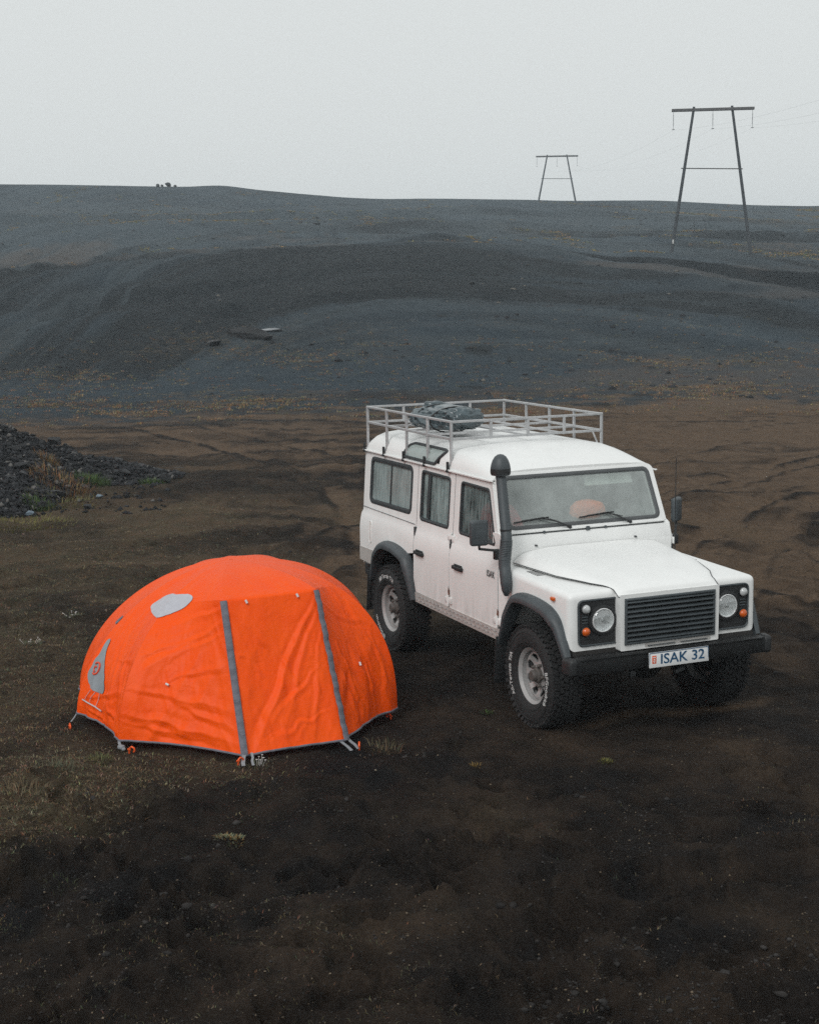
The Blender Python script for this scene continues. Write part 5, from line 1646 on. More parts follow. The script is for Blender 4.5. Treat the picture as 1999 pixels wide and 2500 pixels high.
def webbing(pts, w, nm='webbing_loop', m=None):
    V = []
    for i, p in enumerate(pts):
        p = Vector(p)
        t = (Vector(pts[min(i + 1, len(pts) - 1)]) - Vector(pts[max(i - 1, 0)])).normalized()
        b = t.cross(Vector((0, 0, 1)))
        if b.length < 0.2: b = Vector((0.5, 0.9, 0))
        b.normalize()
        n = b.cross(t)
        V += [p - b * w / 2, p + b * w / 2, p + b * w / 2 + n * 0.003, p - b * w / 2 + n * 0.003]
    F = []
    for i in range(len(pts) - 1):
        a, c = i * 4, i * 4 + 4
        F += [(a, a + 1, c + 1, c), (a + 1, a + 2, c + 2, c + 1), (a + 2, a + 3, c + 3, c + 2), (a + 3, a, c, c + 3)]
    return mesh(nm, V, F, m or M['strap'], TENT, smooth=40)

def gz(x, y, h=0.0): return (x, y, tz(x, y) + h)
webbing([(-0.105, -3.14, 0.055), (-0.06, -3.16, 0.05), (-0.01, -3.18, 0.028), gz(0.035, -3.19, 0.014)], 0.028)
webbing([(-0.11, -3.09, 0.055), (-0.07, -3.095, 0.075), (-0.03, -3.10, 0.05), (0.0, -3.115, 0.04), gz(0.04, -3.12, 0.012)], 0.018)
webbing([(-0.115, -2.40, 0.06), (-0.09, -2.385, 0.045), (-0.055, -2.36, 0.022), gz(-0.02, -2.345, 0.012)], 0.028)
webbing([(-0.12, -2.33, 0.06), (-0.10, -2.32, 0.045), (-0.07, -2.30, 0.028), gz(-0.035, -2.285, 0.014)], 0.028)
webbing([(-0.80, -3.89, 0.075), (-0.78, -3.895, 0.06), (-0.75, -3.89, 0.045)], 0.02)
webbing([(-1.63, -4.035, 0.09), (-1.62, -4.06, 0.06), (-1.60, -4.09, 0.035)], 0.012)
webbing([(-0.685, -1.70, 0.07), (-0.69, -1.715, 0.05), (-0.70, -1.735, 0.03)], 0.015)
bm = bmesh.new()
add_box(bm, (-0.745, -3.888, 0.040), (0.05, 0.042, 0.03), 0.010, Matrix.Rotation(0.5, 3, 'Z'), 3)
add_box(bm, (-0.72, -3.878, 0.030), (0.035, 0.028, 0.024), 0.008, Matrix.Rotation(-0.3, 3, 'Y'), 3)
bm_obj('buckle', bm, M['strap'], TENT, smooth=50)

PEGS = [(-1.57, -4.11, 'orange tent peg beside the printed flap end of the tent'), (-0.655, -3.85, 'orange tent peg beside the grey buckle at the tent hem'),
        (-0.03, -3.21, 'orange tent peg below the left grey tape strip'), (-0.045, -2.275, 'orange tent peg below the right grey tape strip'),
        (-0.705, -1.745, 'orange tent peg at the tent corner nearest the rear car wheel')]
for i, (x, y, lb) in enumerate(PEGS):
    z = tz(x, y)
    bm = bmesh.new()
    rot = Matrix.Rotation(0.9 * i, 3, 'Z')
    P = [(-0.004, 0, -0.14), (0, 0, 0.005), (0.004, 0, 0.040), (0.020, 0, 0.052), (0.040, 0, 0.040), (0.044, 0, 0.022), (0.034, 0, 0.012)]
    add_tube(bm, [Vector((x, y, z)) + rot @ Vector(p) for p in P], 0.0075, 8)
    add_box(bm, Vector((x, y, z)) + rot @ Vector((0.0, 0, 0.030)), (0.026, 0.014, 0.014), 0.003, rot)
    o = bm_obj('tent_peg', bm, M['peg'], None, smooth=50)
    tag(o, lb, 'tent peg', 'orange pegs round the tent')

# ------------------------------------------------------------------ things on and in the car
def lump(name, c, size, m, seed, amp=0.12, fold=0.06, sub=5, rot=0.0, flat=0.0, parent=None, smooth=180):
    """soft bundle: a sphere pushed into folds"""
    bm = bmesh.new()
    bmesh.ops.create_icosphere(bm, subdivisions=sub, radius=1.0)
    co = np.array([v.co[:] for v in bm.verts])
    th = np.arctan2(co[:, 1], co[:, 0]); ph = co[:, 2]
    k = 1 + amp * (fbm(co[:, 0] * 1.7 + seed, co[:, 1] * 1.7 + co[:, 2] * 1.3, seed, 3)) + fold * (1 - 2 * np.abs(vn(co[:, 0] * 3.1 + co[:, 2] * 2.2 + seed, co[:, 1] * 3.3 - co[:, 2], seed + 3))) \
        + 0.4 * fold * (1 - 2 * np.abs(vn(co[:, 0] * 7.1 - co[:, 1] * 3 + seed, co[:, 2] * 6.3 + co[:, 1] * 4, seed + 5)))
    co = np.sign(co) * np.abs(co) ** 0.8 * k[:, None]
    co[:, 2] = np.maximum(co[:, 2], -1 + flat)
    co = co * np.array(size) / 2
    cr, sr = math.cos(rot), math.sin(rot)
    co = np.stack([co[:, 0] * cr - co[:, 1] * sr, co[:, 0] * sr + co[:, 1] * cr, co[:, 2]], 1) + np.array(c)
    for v, p in zip(bm.verts, co):
        v.co = p
    return bm_obj(name, bm, m, parent, smooth=smooth)

M['tarp'] = mat('wet_dark_tarpaulin', (0.050, 0.074, 0.084), rough=0.22, var=0.3, scale=7, bump=0.25, bscale=12, spec=0.8)
M['cord'] = mat('black_cord', (0.02, 0.02, 0.02), rough=0.8)
BAG = empty('tarp_bundle', (-2.62, -0.36, 2.085))
tag(BAG, 'dark grey tarpaulin bundle lashed inside the roof rack', 'bundle')
lump('cover', (-2.62, -0.36, 2.165), (0.78, 0.44, 0.22), M['tarp'], 5, 0.16, 0.07, 6, 0.12, 0.2, BAG)
lump('loose_corner', (-2.88, -0.30, 2.22), (0.30, 0.22, 0.15), M['tarp'], 9, 0.25, 0.1, 5, 0.5, 0, BAG)
lump('loose_corner', (-2.30, -0.33, 2.19), (0.24, 0.34, 0.17), M['tarp'], 12, 0.25, 0.1, 5, 0.2, 0, BAG)
for x in (-2.78, -2.45):
    tube('lashing', [(x + 0.03 * math.sin(a), -0.36 + 0.228 * math.cos(a), 2.165 + 0.118 * math.sin(a)) for a in [2 * math.pi * i / 24 for i in range(24)]], 0.007, M['cord'], BAG, 6, True)

M['red'] = mat('red_cloth', (0.55, 0.030, 0.040), rough=0.85, var=0.15, scale=9)
M['orangecloth'] = mat('orange_cloth', (0.95, 0.20, 0.04), rough=0.7, var=0.12, scale=9)
o = lump('red_jacket', (-0.98, -0.61, 1.39), (0.54, 0.24, 0.40), M['red'], 21, 0.2, 0.08)
tag(o, 'red jacket piled behind the misted window by the snorkel', 'jacket')
o = lump('orange_pouch', (-0.79, 0.09, 1.52), (0.12, 0.31, 0.16), M['orangecloth'], 25, 0.1, 0.06)
tag(o, 'small orange pouch lying on the dashboard behind the windscreen', 'pouch')
for (x, lb) in ((-3.13, 'orange sleeping bag behind the left half of the rear side window'), (-2.80, 'orange sleeping bag behind the right half of the rear side window')):  # lumps added to imitate orange reflections in the glass
    o = lump('sleeping_bag', (x, -0.60, 1.53), (0.26, 0.22, 0.30), M['orangecloth'], int(30 - x * 3), 0.12, 0.06)
    tag(o, lb, 'sleeping bag', 'sleeping bags stowed in the car')

# ------------------------------------------------------------------ power line
M['pole'] = mat('tarred_timber', (0.034, 0.040, 0.046), rough=0.85, var=0.35, scale=5)
M['arm'] = mat('weathered_timber', (0.085, 0.084, 0.085), rough=0.85, var=0.3, scale=6)
M['insul'] = mat('grey_insulator', (0.22, 0.23, 0.235), rough=0.4)
M['wire'] = mat('wire_metal', (0.16, 0.165, 0.17), rough=0.5, metal=0.4)
M['tagp'] = mat('pole_tag', (0.6, 0.6, 0.58), rough=0.5)

def pylon(c, axis, scale, zarm, label, near):
    """portal of two raked poles; c centre on the ground, axis unit vector along the cross arm"""
    ax = Vector((axis[0], axis[1], 0)).normalized()
    pr = Vector((-ax.y, ax.x, 0))
    o = empty('power_pylon', (c[0], c[1], tz(c[0], c[1])))
    tag(o, label, 'pylon', 'timber pylons of the power line')
    C = Vector((c[0], c[1], 0))
    tops = []
    for s in (-1, 1):
        b = C + ax * s * 2.92 * scale
        zb = tz(b.x, b.y)
        t = C + ax * s * 1.34 * scale + Vector((0, 0, zarm + 0.22))
        base = Vector((b.x, b.y, zb - 0.4))
        mid = base.lerp(t, 0.5)
        tube('pole', [base, mid, t], [0.130 * scale, 0.112 * scale, 0.090 * scale], M['pole'], o, 12, smooth=60)
        tops.append((base, t))
        if near and s < 0:
            p = base.lerp(t, 0.115) - pr * 0.0
            box('pole_tag', tuple(p + (Vector((CX, CY, p.z)) - p).normalized() * 0.165), (0.06, 0.10, 0.30), M['tagp'], o, 0.01)
    a, b = C - ax * 2.92 * scale + Vector((0, 0, zarm)), C + ax * 2.92 * scale + Vector((0, 0, zarm))
    for s in (-1, 1):
        bar('cross_arm', a + pr * s * 0.17 * scale, b + pr * s * 0.17 * scale, 0.07 * scale, M['arm'], o, 0.19 * scale, 0.01)
    k = 0.60
    p, q = tops[0][0].lerp(tops[0][1], k), tops[1][0].lerp(tops[1][1], k)
    tube('brace', [p - ax * 0.25, q + ax * 0.2], 0.04 * scale, M['arm'], o, 8)
    ends = []
    for s in (-1, 0, 1):
        t = C + ax * s * 2.8 * scale + Vector((0, 0, zarm - 0.1))
        L_ = 1.25 * scale
        bm = bmesh.new()
        add_tube(bm, [t, t - Vector((0, 0, L_))], 0.014, 6)
        for i in range(9):
            add_lathe(bm, [(0.014, 0.03), (0.05, 0.0), (0.02, -0.012)], 8, 'z', tuple(t - Vector((0, 0, 0.25 + i * 0.09))))
        add_box(bm, t - Vector((0, 0, L_)), (0.14, 0.14, 0.05))
        bm_obj('insulator', bm, M['insul'], o, smooth=50)
        ends.append(t - Vector((0, 0, L_ + 0.03)))
    return ends

P1 = np.array([-84.96, 59.02]); P2 = np.array(at(228.0, -5.58))
AX1 = np.array([0.50, 0.866]); AX2 = np.array([0.42, 0.907])
e1 = pylon(P1, AX1, 1.0, 15.38, 'tall near timber pylon standing on the slope at the right', True)
e2 = pylon(P2, AX2, 1.04, 21.15, 'smaller far timber pylon rising behind the skyline ridge', False)
dirn = (P1 - P2) / np.linalg.norm(P1 - P2)
P0 = P1 + dirn * 105
NAMES = ('left', 'middle', 'right')
for i in range(3):
    for (a, b, lb) in ((e2[i], e1[i], f'thin {NAMES[i]} power cable sagging between the two pylons'),
                       (e1[i], Vector((P0[0], P0[1], 11.5)) + Vector((AX1[0], AX1[1], 0)) * (i - 1) * 3.0, f'thin {NAMES[i]} power cable running from the near pylon out of the picture')):
        pts = []
        for k in range(25):
            t = k / 24
            p = Vector(a).lerp(Vector(b), t)
            p.z -= 4 * 1.6 * t * (1 - t)
            pts.append(p)
        w = tube('power_cable', pts, 0.0025, M['wire'], None, 5)
        tag(w, lb, 'cable', 'cables of the power line')
for (x, y, h, lb) in ((-95.8, 64.75, 1.5, 'thin leaning stake near the left foot of the near pylon'), (-95.6, 65.75, 1.55, 'thin stake with a bent top between the feet of the near pylon')):
    z = tz(x, y)
    o = tube('stake', [(x, y, z - 0.2), (x + 0.03, y + 0.02, z + h * 0.6), (x - 0.05, y + 0.18 * (h - 1.2), z + h)], [0.04, 0.035, 0.028], M['pole'], None, 6)
    tag(o, lb, 'stake', 'stakes under the near pylon')

# ------------------------------------------------------------------ rocks
M['lava'] = mat('black_lava_rock', (0.018, 0.019, 0.0215), rough=0.8, scale=5, bump=0.6, bscale=18, col2=(0.0045, 0.0047, 0.0054), thr=(0.35, 0.62))
M['lava2'] = mat('grey_lava_rock', (0.050, 0.050, 0.052), rough=0.85, scale=5, bump=0.5, bscale=22, col2=(0.016, 0.016, 0.017))
M['pale'] = mat('pale_rock', (0.30, 0.31, 0.32), rough=0.8, scale=6, bump=0.4, bscale=14, col2=(0.15, 0.16, 0.17))
M['blue'] = M['blue']
M['bluestone'] = mat('blue_grey_stone', (0.14, 0.19, 0.23), rough=0.6, scale=8, col2=(0.09, 0.12, 0.15))

def rock_mesh(name, seed, sub, m, sq=(1, 1, 0.75), jag=0.28):
    bm = bmesh.new()
    bmesh.ops.create_icosphere(bm, subdivisions=sub, radius=0.5)
    rr = random.Random(seed)
    planes = [(Vector((rr.gauss(0, 1), rr.gauss(0, 1), rr.gauss(0, 1))).normalized(), rr.uniform(0.17, 0.36)) for _ in range(11)]
    for v in bm.verts:
        for (n, d) in planes:
            k = v.co.dot(n) - d
            if k > 0: v.co -= n * k * 0.98
        v.co *= 1 + rr.uniform(-jag, jag) * 0.2
        v.co = Vector((v.co.x * sq[0], v.co.y * sq[1], v.co.z * sq[2]))
    me = bpy.data.meshes.new(name)
    bm.to_mesh(me); bm.free()
    me.materials.append(m)
    return me

ROCKS = [rock_mesh('rock', 40 + i, 2, M['lava'] if i % 4 else M['lava2'], (1.1, 0.8 + 0.1 * (i % 3), 0.62 + 0.05 * (i % 4))) for i in range(8)]
BIG = [rock_mesh('rock', 80 + i, 3, M['lava'], (1.2, 0.9, 0.65), 0.22) for i in range(5)]

def mound_h(x, y):
    d, a = polar(x, y)
    H = np.interp(a, [8.3, 9.4, 10.6, 12.0, 13.2, 15, 18, 24, 32], [0, 0.12, 0.27, 0.50, 0.70, 1.1, 1.55, 1.7, 0.0])
    c = np.interp(a, [8.3, 11, 15, 32], [28.3, 28.6, 28.6, 29.0])
    wf = np.interp(a, [8.3, 10.5, 12.2, 13.2, 14.5, 32], [0.6, 1.3, 2.2, 3.6, 4.5, 4.8])
    w = np.where(d < c, wf, wf * 0.9 + 0.6)
    t = np.clip(1 - np.abs(d - c) / w, 0, 1)
    h = H * (t ** 0.85) * (1 - 0.15 * t)
    return h * (1 + 0.25 * fbm(x / 0.9, y / 0.9, 303, 3)) + 0.05 * fbm(x / 0.3, y / 0.3, 307, 2) * (t > 0)

aa, dd = np.meshgrid(np.linspace(8, 33, 150), np.linspace(23, 35, 80), indexing='ij')
xx, yy = at(dd.ravel(), aa.ravel())
hh = mound_h(xx, yy)
MND = mesh('rubble_mound', np.stack([xx, yy, terrain(xx, yy) + hh - 0.035], 1), grid_faces(150, 80), M['lava'], None, smooth=60)
tag(MND, 'low heap of broken black lava rock at the left edge', 'rock heap', None, 'thing')

cand = []
rr = np.random.default_rng(5)
A_ = rr.uniform(8.4, 17.5, 30000); D_ = rr.uniform(23.3, 30.5, 30000)
X_, Y_ = at(D_, A_)
H_ = mound_h(X_, Y_)
keep = (H_ > 0.02) | ((rr.random(30000) < 0.05) & (D_ > 24) & (A_ > 9))
X_, Y_, H_, D_, A_ = X_[keep], Y_[keep], H_[keep], D_[keep], A_[keep]
Z_ = terrain(X_, Y_) + np.maximum(H_ - 0.03, 0)
vis = np.interp(A_, [8.3, 11, 15, 32], [28.3, 28.6, 28.6, 29.0]) + 0.6 > D_
idx = np.where(vis & (A_ < 15.6) & (H_ > 0.03))[0][:300]
for n, i in enumerate(idx):
    o = bpy.data.objects.new('rock', ROCKS[n % 8])
    COL.objects.link(o)
    s = 0.09 + 0.15 * rr.random() ** 2.5
    if n < 6: s = 0.24 + 0.12 * rr.random()
    o.parent = MND
    o.location = (X_[i], Y_[i], Z_[i] + s * 0.12)
    o.rotation_euler = (rr.uniform(-.5, .5), rr.uniform(-.5, .5), rr.uniform(0, 6.28))
    o.scale = (s * rr.uniform(.8, 1.3), s * rr.uniform(.8, 1.2), s * rr.uniform(.7, 1.15))

def scatter_solid(name, x, y, z, size, mats_tint, m, parent=None, sub=1, seed=0, squash=0.7):
    """many tiny stones joined into one mesh (octahedra with jittered corners), per-stone tint"""
    n = len(x)
    r = np.random.default_rng(seed)
    base = np.array([[1, 0, 0], [-1, 0, 0], [0, 1, 0], [0, -1, 0], [0, 0, 1], [0, 0, -1]], float)
    fc = np.array([[0, 2, 4], [2, 1, 4], [1, 3, 4], [3, 0, 4], [2, 0, 5], [1, 2, 5], [3, 1, 5], [0, 3, 5]])
    if sub > 1:
        bm = bmesh.new(); bmesh.ops.create_icosphere(bm, subdivisions=1, radius=1)
        base = np.array([v.co[:] for v in bm.verts]); fc = np.array([[v.index for v in f.verts] for f in bm.faces]); bm.free()
    nb = len(base)
    V = base[None] * (1 + r.uniform(-.35, .35, (n, nb, 1)))
    V = V * r.uniform(.65, 1.3, (n, 1, 3)) * np.array([1, 1, squash])
    t = r.uniform(0, 6.28, n)
    c, s = np.cos(t)[:, None], np.sin(t)[:, None]
    V = np.stack([V[..., 0] * c - V[..., 1] * s, V[..., 0] * s + V[..., 1] * c, V[..., 2]], -1) * size[:, None, None]
    V = V + np.stack([x, y, z], 1)[:, None]
    F = (fc[None] + (np.arange(n) * nb)[:, None, None]).reshape(-1, 3)
    return tri_mesh(name, V.reshape(-1, 3), F, np.repeat(mats_tint, nb, 0), m, parent)

def tri_mesh(name, V, F, tint, m, parent=None):
    me = bpy.data.meshes.new(name)
    me.vertices.add(len(V)); me.vertices.foreach_set('co', V.astype(np.float32).ravel())
    me.loops.add(F.size); me.loops.foreach_set('vertex_index', F.astype(np.int32).ravel())
    me.polygons.add(len(F)); me.polygons.foreach_set('loop_start', np.arange(0, F.size, 3, dtype=np.int32))
    me.update(calc_edges=True)
    a = me.color_attributes.new('tint', 'FLOAT_COLOR', 'POINT')
    a.data.foreach_set('color', np.concatenate([tint, np.ones((len(tint), 1))], 1).astype(np.float32).ravel())
    return link(name, me, m, parent)

def tint_material(name, rough=0.9, trans=0.0):
    m = bpy.data.materials.new(name)
    t, N, L, b = nodes_of(m)
    a = N.new('ShaderNodeAttribute'); a.attribute_name = 'tint'
    tc = N.new('ShaderNodeTexCoord')
    nz = N.new('ShaderNodeTexNoise'); nz.inputs['Scale'].default_value = 30; L.new(tc.outputs['Object'], nz.inputs['Vector'])
    mr = N.new('ShaderNodeMapRange'); mr.inputs['From Min'].default_value = 0.3; mr.inputs['From Max'].default_value = 0.7; mr.inputs['To Min'].default_value = 0.75; mr.inputs['To Max'].default_value = 1.2
    L.new(nz.outputs['Fac'], mr.inputs['Value'])
    mu = N.new('ShaderNodeVectorMath'); mu.operation = 'SCALE'
    L.new(a.outputs['Color'], mu.inputs[0]); L.new(mr.outputs[0], mu.inputs['Scale'])
    L.new(mu.outputs[0], b.inputs['Base Color'])
    b.inputs['Roughness'].default_value = rough
    b.inputs['Specular IOR Level'].default_value = 0.25
    if trans:
        tl = N.new('ShaderNodeBsdfTranslucent'); L.new(mu.outputs[0], tl.inputs['Color'])
        mx = N.new('ShaderNodeMixShader'); mx.inputs['Fac'].default_value = trans
        L.new(b.outputs[0], mx.inputs[1]); L.new(tl.outputs[0], mx.inputs[2]); L.new(mx.outputs[0], N['Material Output'].inputs['Surface'])
    return m
M['stone'] = tint_material('loose_stone')
M['blade'] = tint_material('dry_blades', 0.85, 0.25)

rest = np.setdiff1d(np.where(vis)[0], idx)[:6500]
n = len(rest)
tn = np.array([0.0115, 0.0120, 0.0135])[None] * rr.uniform(0.3, 2.4, (n, 1))
br = rr.random(n) < 0.06
tn[br] = np.array([0.11, 0.105, 0.10])
sm = scatter_solid('small_rubble', X_[rest], Y_[rest], Z_[rest] + 0.01, 0.018 + 0.055 * rr.random(n) ** 2.6, tn, M['stone'], MND, 1, 3)
sm['kind'] = 'stuff'

def place_rock(d, a, s, label, me=None, sink=0.15, name='rock', cat='rock', group=None, rot=0.0, zs=1.0):
    x, y = at(d, a)
    x, y = float(x), float(y)
    o = bpy.data.objects.new(name, me or BIG[int(d * 7) % 5])
    COL.objects.link(o)
    sx = s if isinstance(s, (tuple, list)) else (s, s, s * zs)
    extra = float(mound_h(np.array([x]), np.array([y]))[0])
    o.location = (x, y, tz(x, y) + extra + sx[2] * (0.3 - sink))
    o.rotation_euler = (0, 0, rot)
    o.scale = sx
    tag(o, label, cat, group)
    return o
g_ = 'boulders lying on the cinder slope'
place_rock(206.5, 8.95, (0.9, 0.9, 0.9), 'small dark boulder on the skyline, leftmost of the clump', None, 0, 'boulder', 'boulder', g_)
place_rock(206.9, 8.80, (0.6, 0.6, 0.6), 'smallest dark boulder in the middle of the skyline clump', None, 0, 'boulder', 'boulder', g_)
place_rock(206.9, 8.58, (1.2, 1.2, 1.15), 'largest dark boulder of the clump on the skyline', None, 0, 'boulder', 'boulder', g_)
place_rock(207.2, 8.33, (0.8, 0.8, 0.6), 'low dark boulder at the right end of the skyline clump', None, 0, 'boulder', 'boulder', g_)
place_rock(156.6, 3.82, (0.8, 0.7, 0.55), 'dark boulder on the upper slope, left of a wider one', None, 0, 'boulder', 'boulder', g_)
place_rock(149.0, 3.25, (1.5, 1.0, 0.5), 'wide dark boulder on the upper slope left of centre', None, 0.05, 'boulder', 'boulder', g_)
place_rock(161.6, 3.2, (0.6, 0.6, 0.35), 'small dark boulder highest of three on the upper slope', None, 0, 'boulder', 'boulder', g_)
place_rock(79.8, -2.44, (0.4, 0.45, 0.3), 'lone dark boulder on the mid slope above the car roof', None, 0, 'boulder', 'boulder', g_)
place_rock(94.4, -7.08, (0.5, 0.45, 0.35), 'lone dark boulder below the dark cut bank', None, 0, 'boulder', 'boulder', g_)
place_rock(62.2, 5.95, (1.7, 1.9, 1.3), 'black lava outcrop beside the pale slab on the lower slope', None, 0.15, 'lava_outcrop', 'rock', g_, 1.2)
place_rock(60.6, 7.15, (1.0, 0.8, 0.5), 'small black lava outcrop left of the pale slab', None, 0.1, 'lava_outcrop', 'rock', g_)
place_rock(62.0, 5.2, (0.9, 0.7, 0.5), 'black rock just right of the lava outcrop on the lower slope', None, 0.1, 'lava_outcrop', 'rock', g_)
place_rock(64.0, 5.06, (1.5, 1.0, 0.55), 'pale grey flat slab on the lower slope', rock_mesh('slab', 7, 3, M['pale'], (1.3, 0.8, 0.3), .15), 0.22, 'rock_slab', 'rock', None, 1.0)['kind'] = 'thing'
place_rock(28.9, 12.98, (0.42, 0.38, 0.42), 'black boulder perched alone on top of the rock heap', None, 0.05, 'boulder', 'boulder')
place_rock(24.4, 14.08, (0.22, 0.2, 0.16), 'blue-grey stone at the foot of the rock heap', rock_mesh('stone', 27, 3, M['bluestone'], (1.2, .9, .7), .1), 0.05, 'stone', 'stone')
place_rock(24.7, 11.93, (0.24, 0.2, 0.18), 'black stone in front of the dry rusty grass', None, 0.05, 'stone', 'stone')
place_rock(25.8, 11.55, (0.20, 0.18, 0.16), 'blue-grey stone beside the bright green grass tuft', rock_mesh('stone', 29, 3, M['bluestone'], (1.2, .9, .7), .1), 0.05, 'stone', 'stone')
place_rock(27.4, 9.05, (0.3, 0.28, 0.36), 'upright black stone near the right tip of the rock heap', None, 0.0, 'stone', 'stone')

# ------------------------------------------------------------------ plants, grit and the thin mist
def blade_arrays(x, y, z, h, w, lean, ang, col, r):
    """one tapering, bent blade per entry: five corners, three triangles"""
    n = len(x)
    dx, dy = np.cos(ang), np.sin(ang)
    sx, sy = -dy, dx
    B = np.stack([x, y, z], 1)
    side = np.stack([sx, sy, np.zeros(n)], 1) * (w / 2)[:, None]
    d = np.stack([dx, dy, np.zeros(n)], 1)
    upv = np.array([0, 0, 1.0])[None]
    mid = B + d * (h * lean * 0.35)[:, None] + upv * (h * 0.6 * (1 - 0.35 * lean))[:, None]
    tip = B + d * (h * lean)[:, None] + upv * (h * (1 - 0.62 * lean))[:, None]
    V = np.stack([B - side, B + side, mid + side * 0.7, mid - side * 0.7, tip], 1).reshape(-1, 3)
    o = (np.arange(n) * 5)[:, None, None]
    F = (np.array([[0, 1, 2], [0, 2, 3], [3, 2, 4]])[None] + o).reshape(-1, 3)
    return V, F, np.repeat(col, 5, 0)

DRY = np.array([[0.20, 0.15, 0.085], [0.15, 0.115, 0.07], [0.24, 0.20, 0.13], [0.11, 0.10, 0.055], [0.085, 0.095, 0.055], [0.17, 0.09, 0.05], [0.10, 0.075, 0.05]])
def clumps(name, label, cd, ca, per, spread, h, w, lean, pal, seed, kind='stuff', wgt=None):
    r = np.random.default_rng(seed)
    cx, cy = at(cd, ca)
    n = len(cx)
    ci = np.repeat(np.arange(n), per)
    k = len(ci)
    ang = r.uniform(0, 6.28, k)
    rad = spread * np.sqrt(r.random(k)) * np.repeat(r.uniform(.5, 1.4, n), per)
    x = cx[ci] + np.cos(ang) * rad; y = cy[ci] + np.sin(ang) * rad
    # keep off the car and the tent
    ok = ~((np.abs(x + 1.5) < 2.35) & (np.abs(y) < 0.95)) & (np.hypot((x + 1.6) / 1.5, (y + 2.75) / 1.3) > 1.0)
    x, y, ci, ang = x[ok], y[ok], ci[ok], ang[ok]
    k = len(x)
    ch = r.integers(0, len(pal), n)
    col = pal[ch][ci] * r.uniform(.55, 1.35, (k, 1)) * (1 + 0.12 * r.standard_normal((k, 3)))
    col = np.clip(col, 0.005, 0.6)
    hh = h[0] + (h[1] - h[0]) * r.random(k)
    ww = w[0] + (w[1] - w[0]) * r.random(k)
    V, F, T = blade_arrays(x, y, terrain(x, y) - 0.004, hh, ww, r.uniform(lean[0], lean[1], k), ang + r.normal(0, .7, k), col, r)
    o = tri_mesh(name, V, F, T, M['blade'])
    tag(o, label, None, None, kind)
    return o

def pick(n, d0, d1, a0, a1, fn, seed, p=1.0):
    r = np.random.default_rng(seed)
    m = n * 14
    d = np.sqrt(r.uniform(d0 ** 2, d1 ** 2, m)) if p == 1.0 else 1 / r.uniform(1 / d1, 1 / d0, m)
    a = r.uniform(a0, a1, m)
    x, y = at(d, a)
    keep = r.random(m) < fn(x, y, d, a)
    return d[keep][:n], a[keep][:n]

d, a = pick(5200, 9.0, 33, 0, 17.5, lambda x, y, d, a: np.clip(cover(x, y)[1] * 1.3, 0, 1), 31, 2)
clumps('dry_ground_cover', 'dry straw-coloured ground cover on the flat left of the tent', d, a, 11, 0.12, (0.012, 0.042), (0.003, 0.007), (0.65, 1.0), DRY * 1.1, 32)
d, a = pick(900, 6.3, 30, -17, 17, lambda x, y, d, a: np.clip(0.05 + 0.5 * sst(.1, .5, fbm(x / 1.3, y / 1.3, 411, 3)), 0, 1), 33, 2)
clumps('sparse_litter', 'sparse dry stalks strewn over the dark sand', d, a, 7, 0.06, (0.012, 0.04), (0.002, 0.005), (0.5, 1.0), DRY * 0.8, 34)
RUST = np.array([[0.26, 0.14, 0.065], [0.32, 0.21, 0.105], [0.20, 0.10, 0.05], [0.18, 0.165, 0.075], [0.30, 0.24, 0.14]])
d, a = pick(2600, 39, 72, -17.5, 17.5, lambda x, y, d, a: np.clip(0.12 + 0.88 * sst(.0, .5, fbm(x / 4, y / 4, 421, 3)), 0, 1) * sst(70, 46, d), 35)
clumps('rusty_tufts', 'low rusty tufts dotted along the foot of the slope', d, a, 14, 0.16, (0.03, 0.10), (0.008, 0.018), (0.4, 1.0), RUST, 36)
MOSSY = np.array([[0.26, 0.20, 0.07], [0.16, 0.15, 0.055], [0.30, 0.19, 0.08], [0.20, 0.14, 0.07]])
d, a = pick(1700, 112, 204, -17.5, 17.5, lambda x, y, d, a: sst(.12, .5, fbm(x / 10, y / 5, 127, 4)) * (0.2 + 0.8 * sst(2, -6, a)) + 0.6 * np.exp(-((d - 163) / 7) ** 2) * np.exp(-((a - 7) / 4) ** 2), 37)
clumps('yellow_moss', 'yellow moss patches on the upper slope', d, a, 16, 0.42, (0.05, 0.16), (0.05, 0.11), (0.3, 1.0), MOSSY, 38)

# loose grit on the near sand
r = np.random.default_rng(51)
n = 32000
dg = 1 / r.uniform(1 / 26, 1 / 6.2, n); ag = r.uniform(-17, 17, n)
xg, yg = at(dg, ag)
k = r.random(n) < 0.35 + 0.65 * sst(-.2, .4, fbm(xg / 0.8, yg / 0.8, 431, 3))
xg, yg, dg = xg[k], yg[k], dg[k]
n = len(xg)
tn = np.array([[0.024, 0.022, 0.0215]]) * r.uniform(.5, 1.8, (n, 1))
q = r.random(n)
tn[q < 0.22] = np.array([0.105, 0.082, 0.058]) * r.uniform(.4, 1.5, ((q < 0.22).sum(), 1))
tn[q < 0.008] = np.array([0.26, 0.225, 0.17])
sz = 0.003 + 0.007 * r.random(n) ** 3
sz[q < 0.008] *= 0.8
o = scatter_solid('loose_grit', xg, yg, terrain(xg, yg) + sz * 0.3, sz, tn, M['stone'], None, 1, 52)
tag(o, 'fine grit strewn over the dark sand in the foreground', kind='stuff')
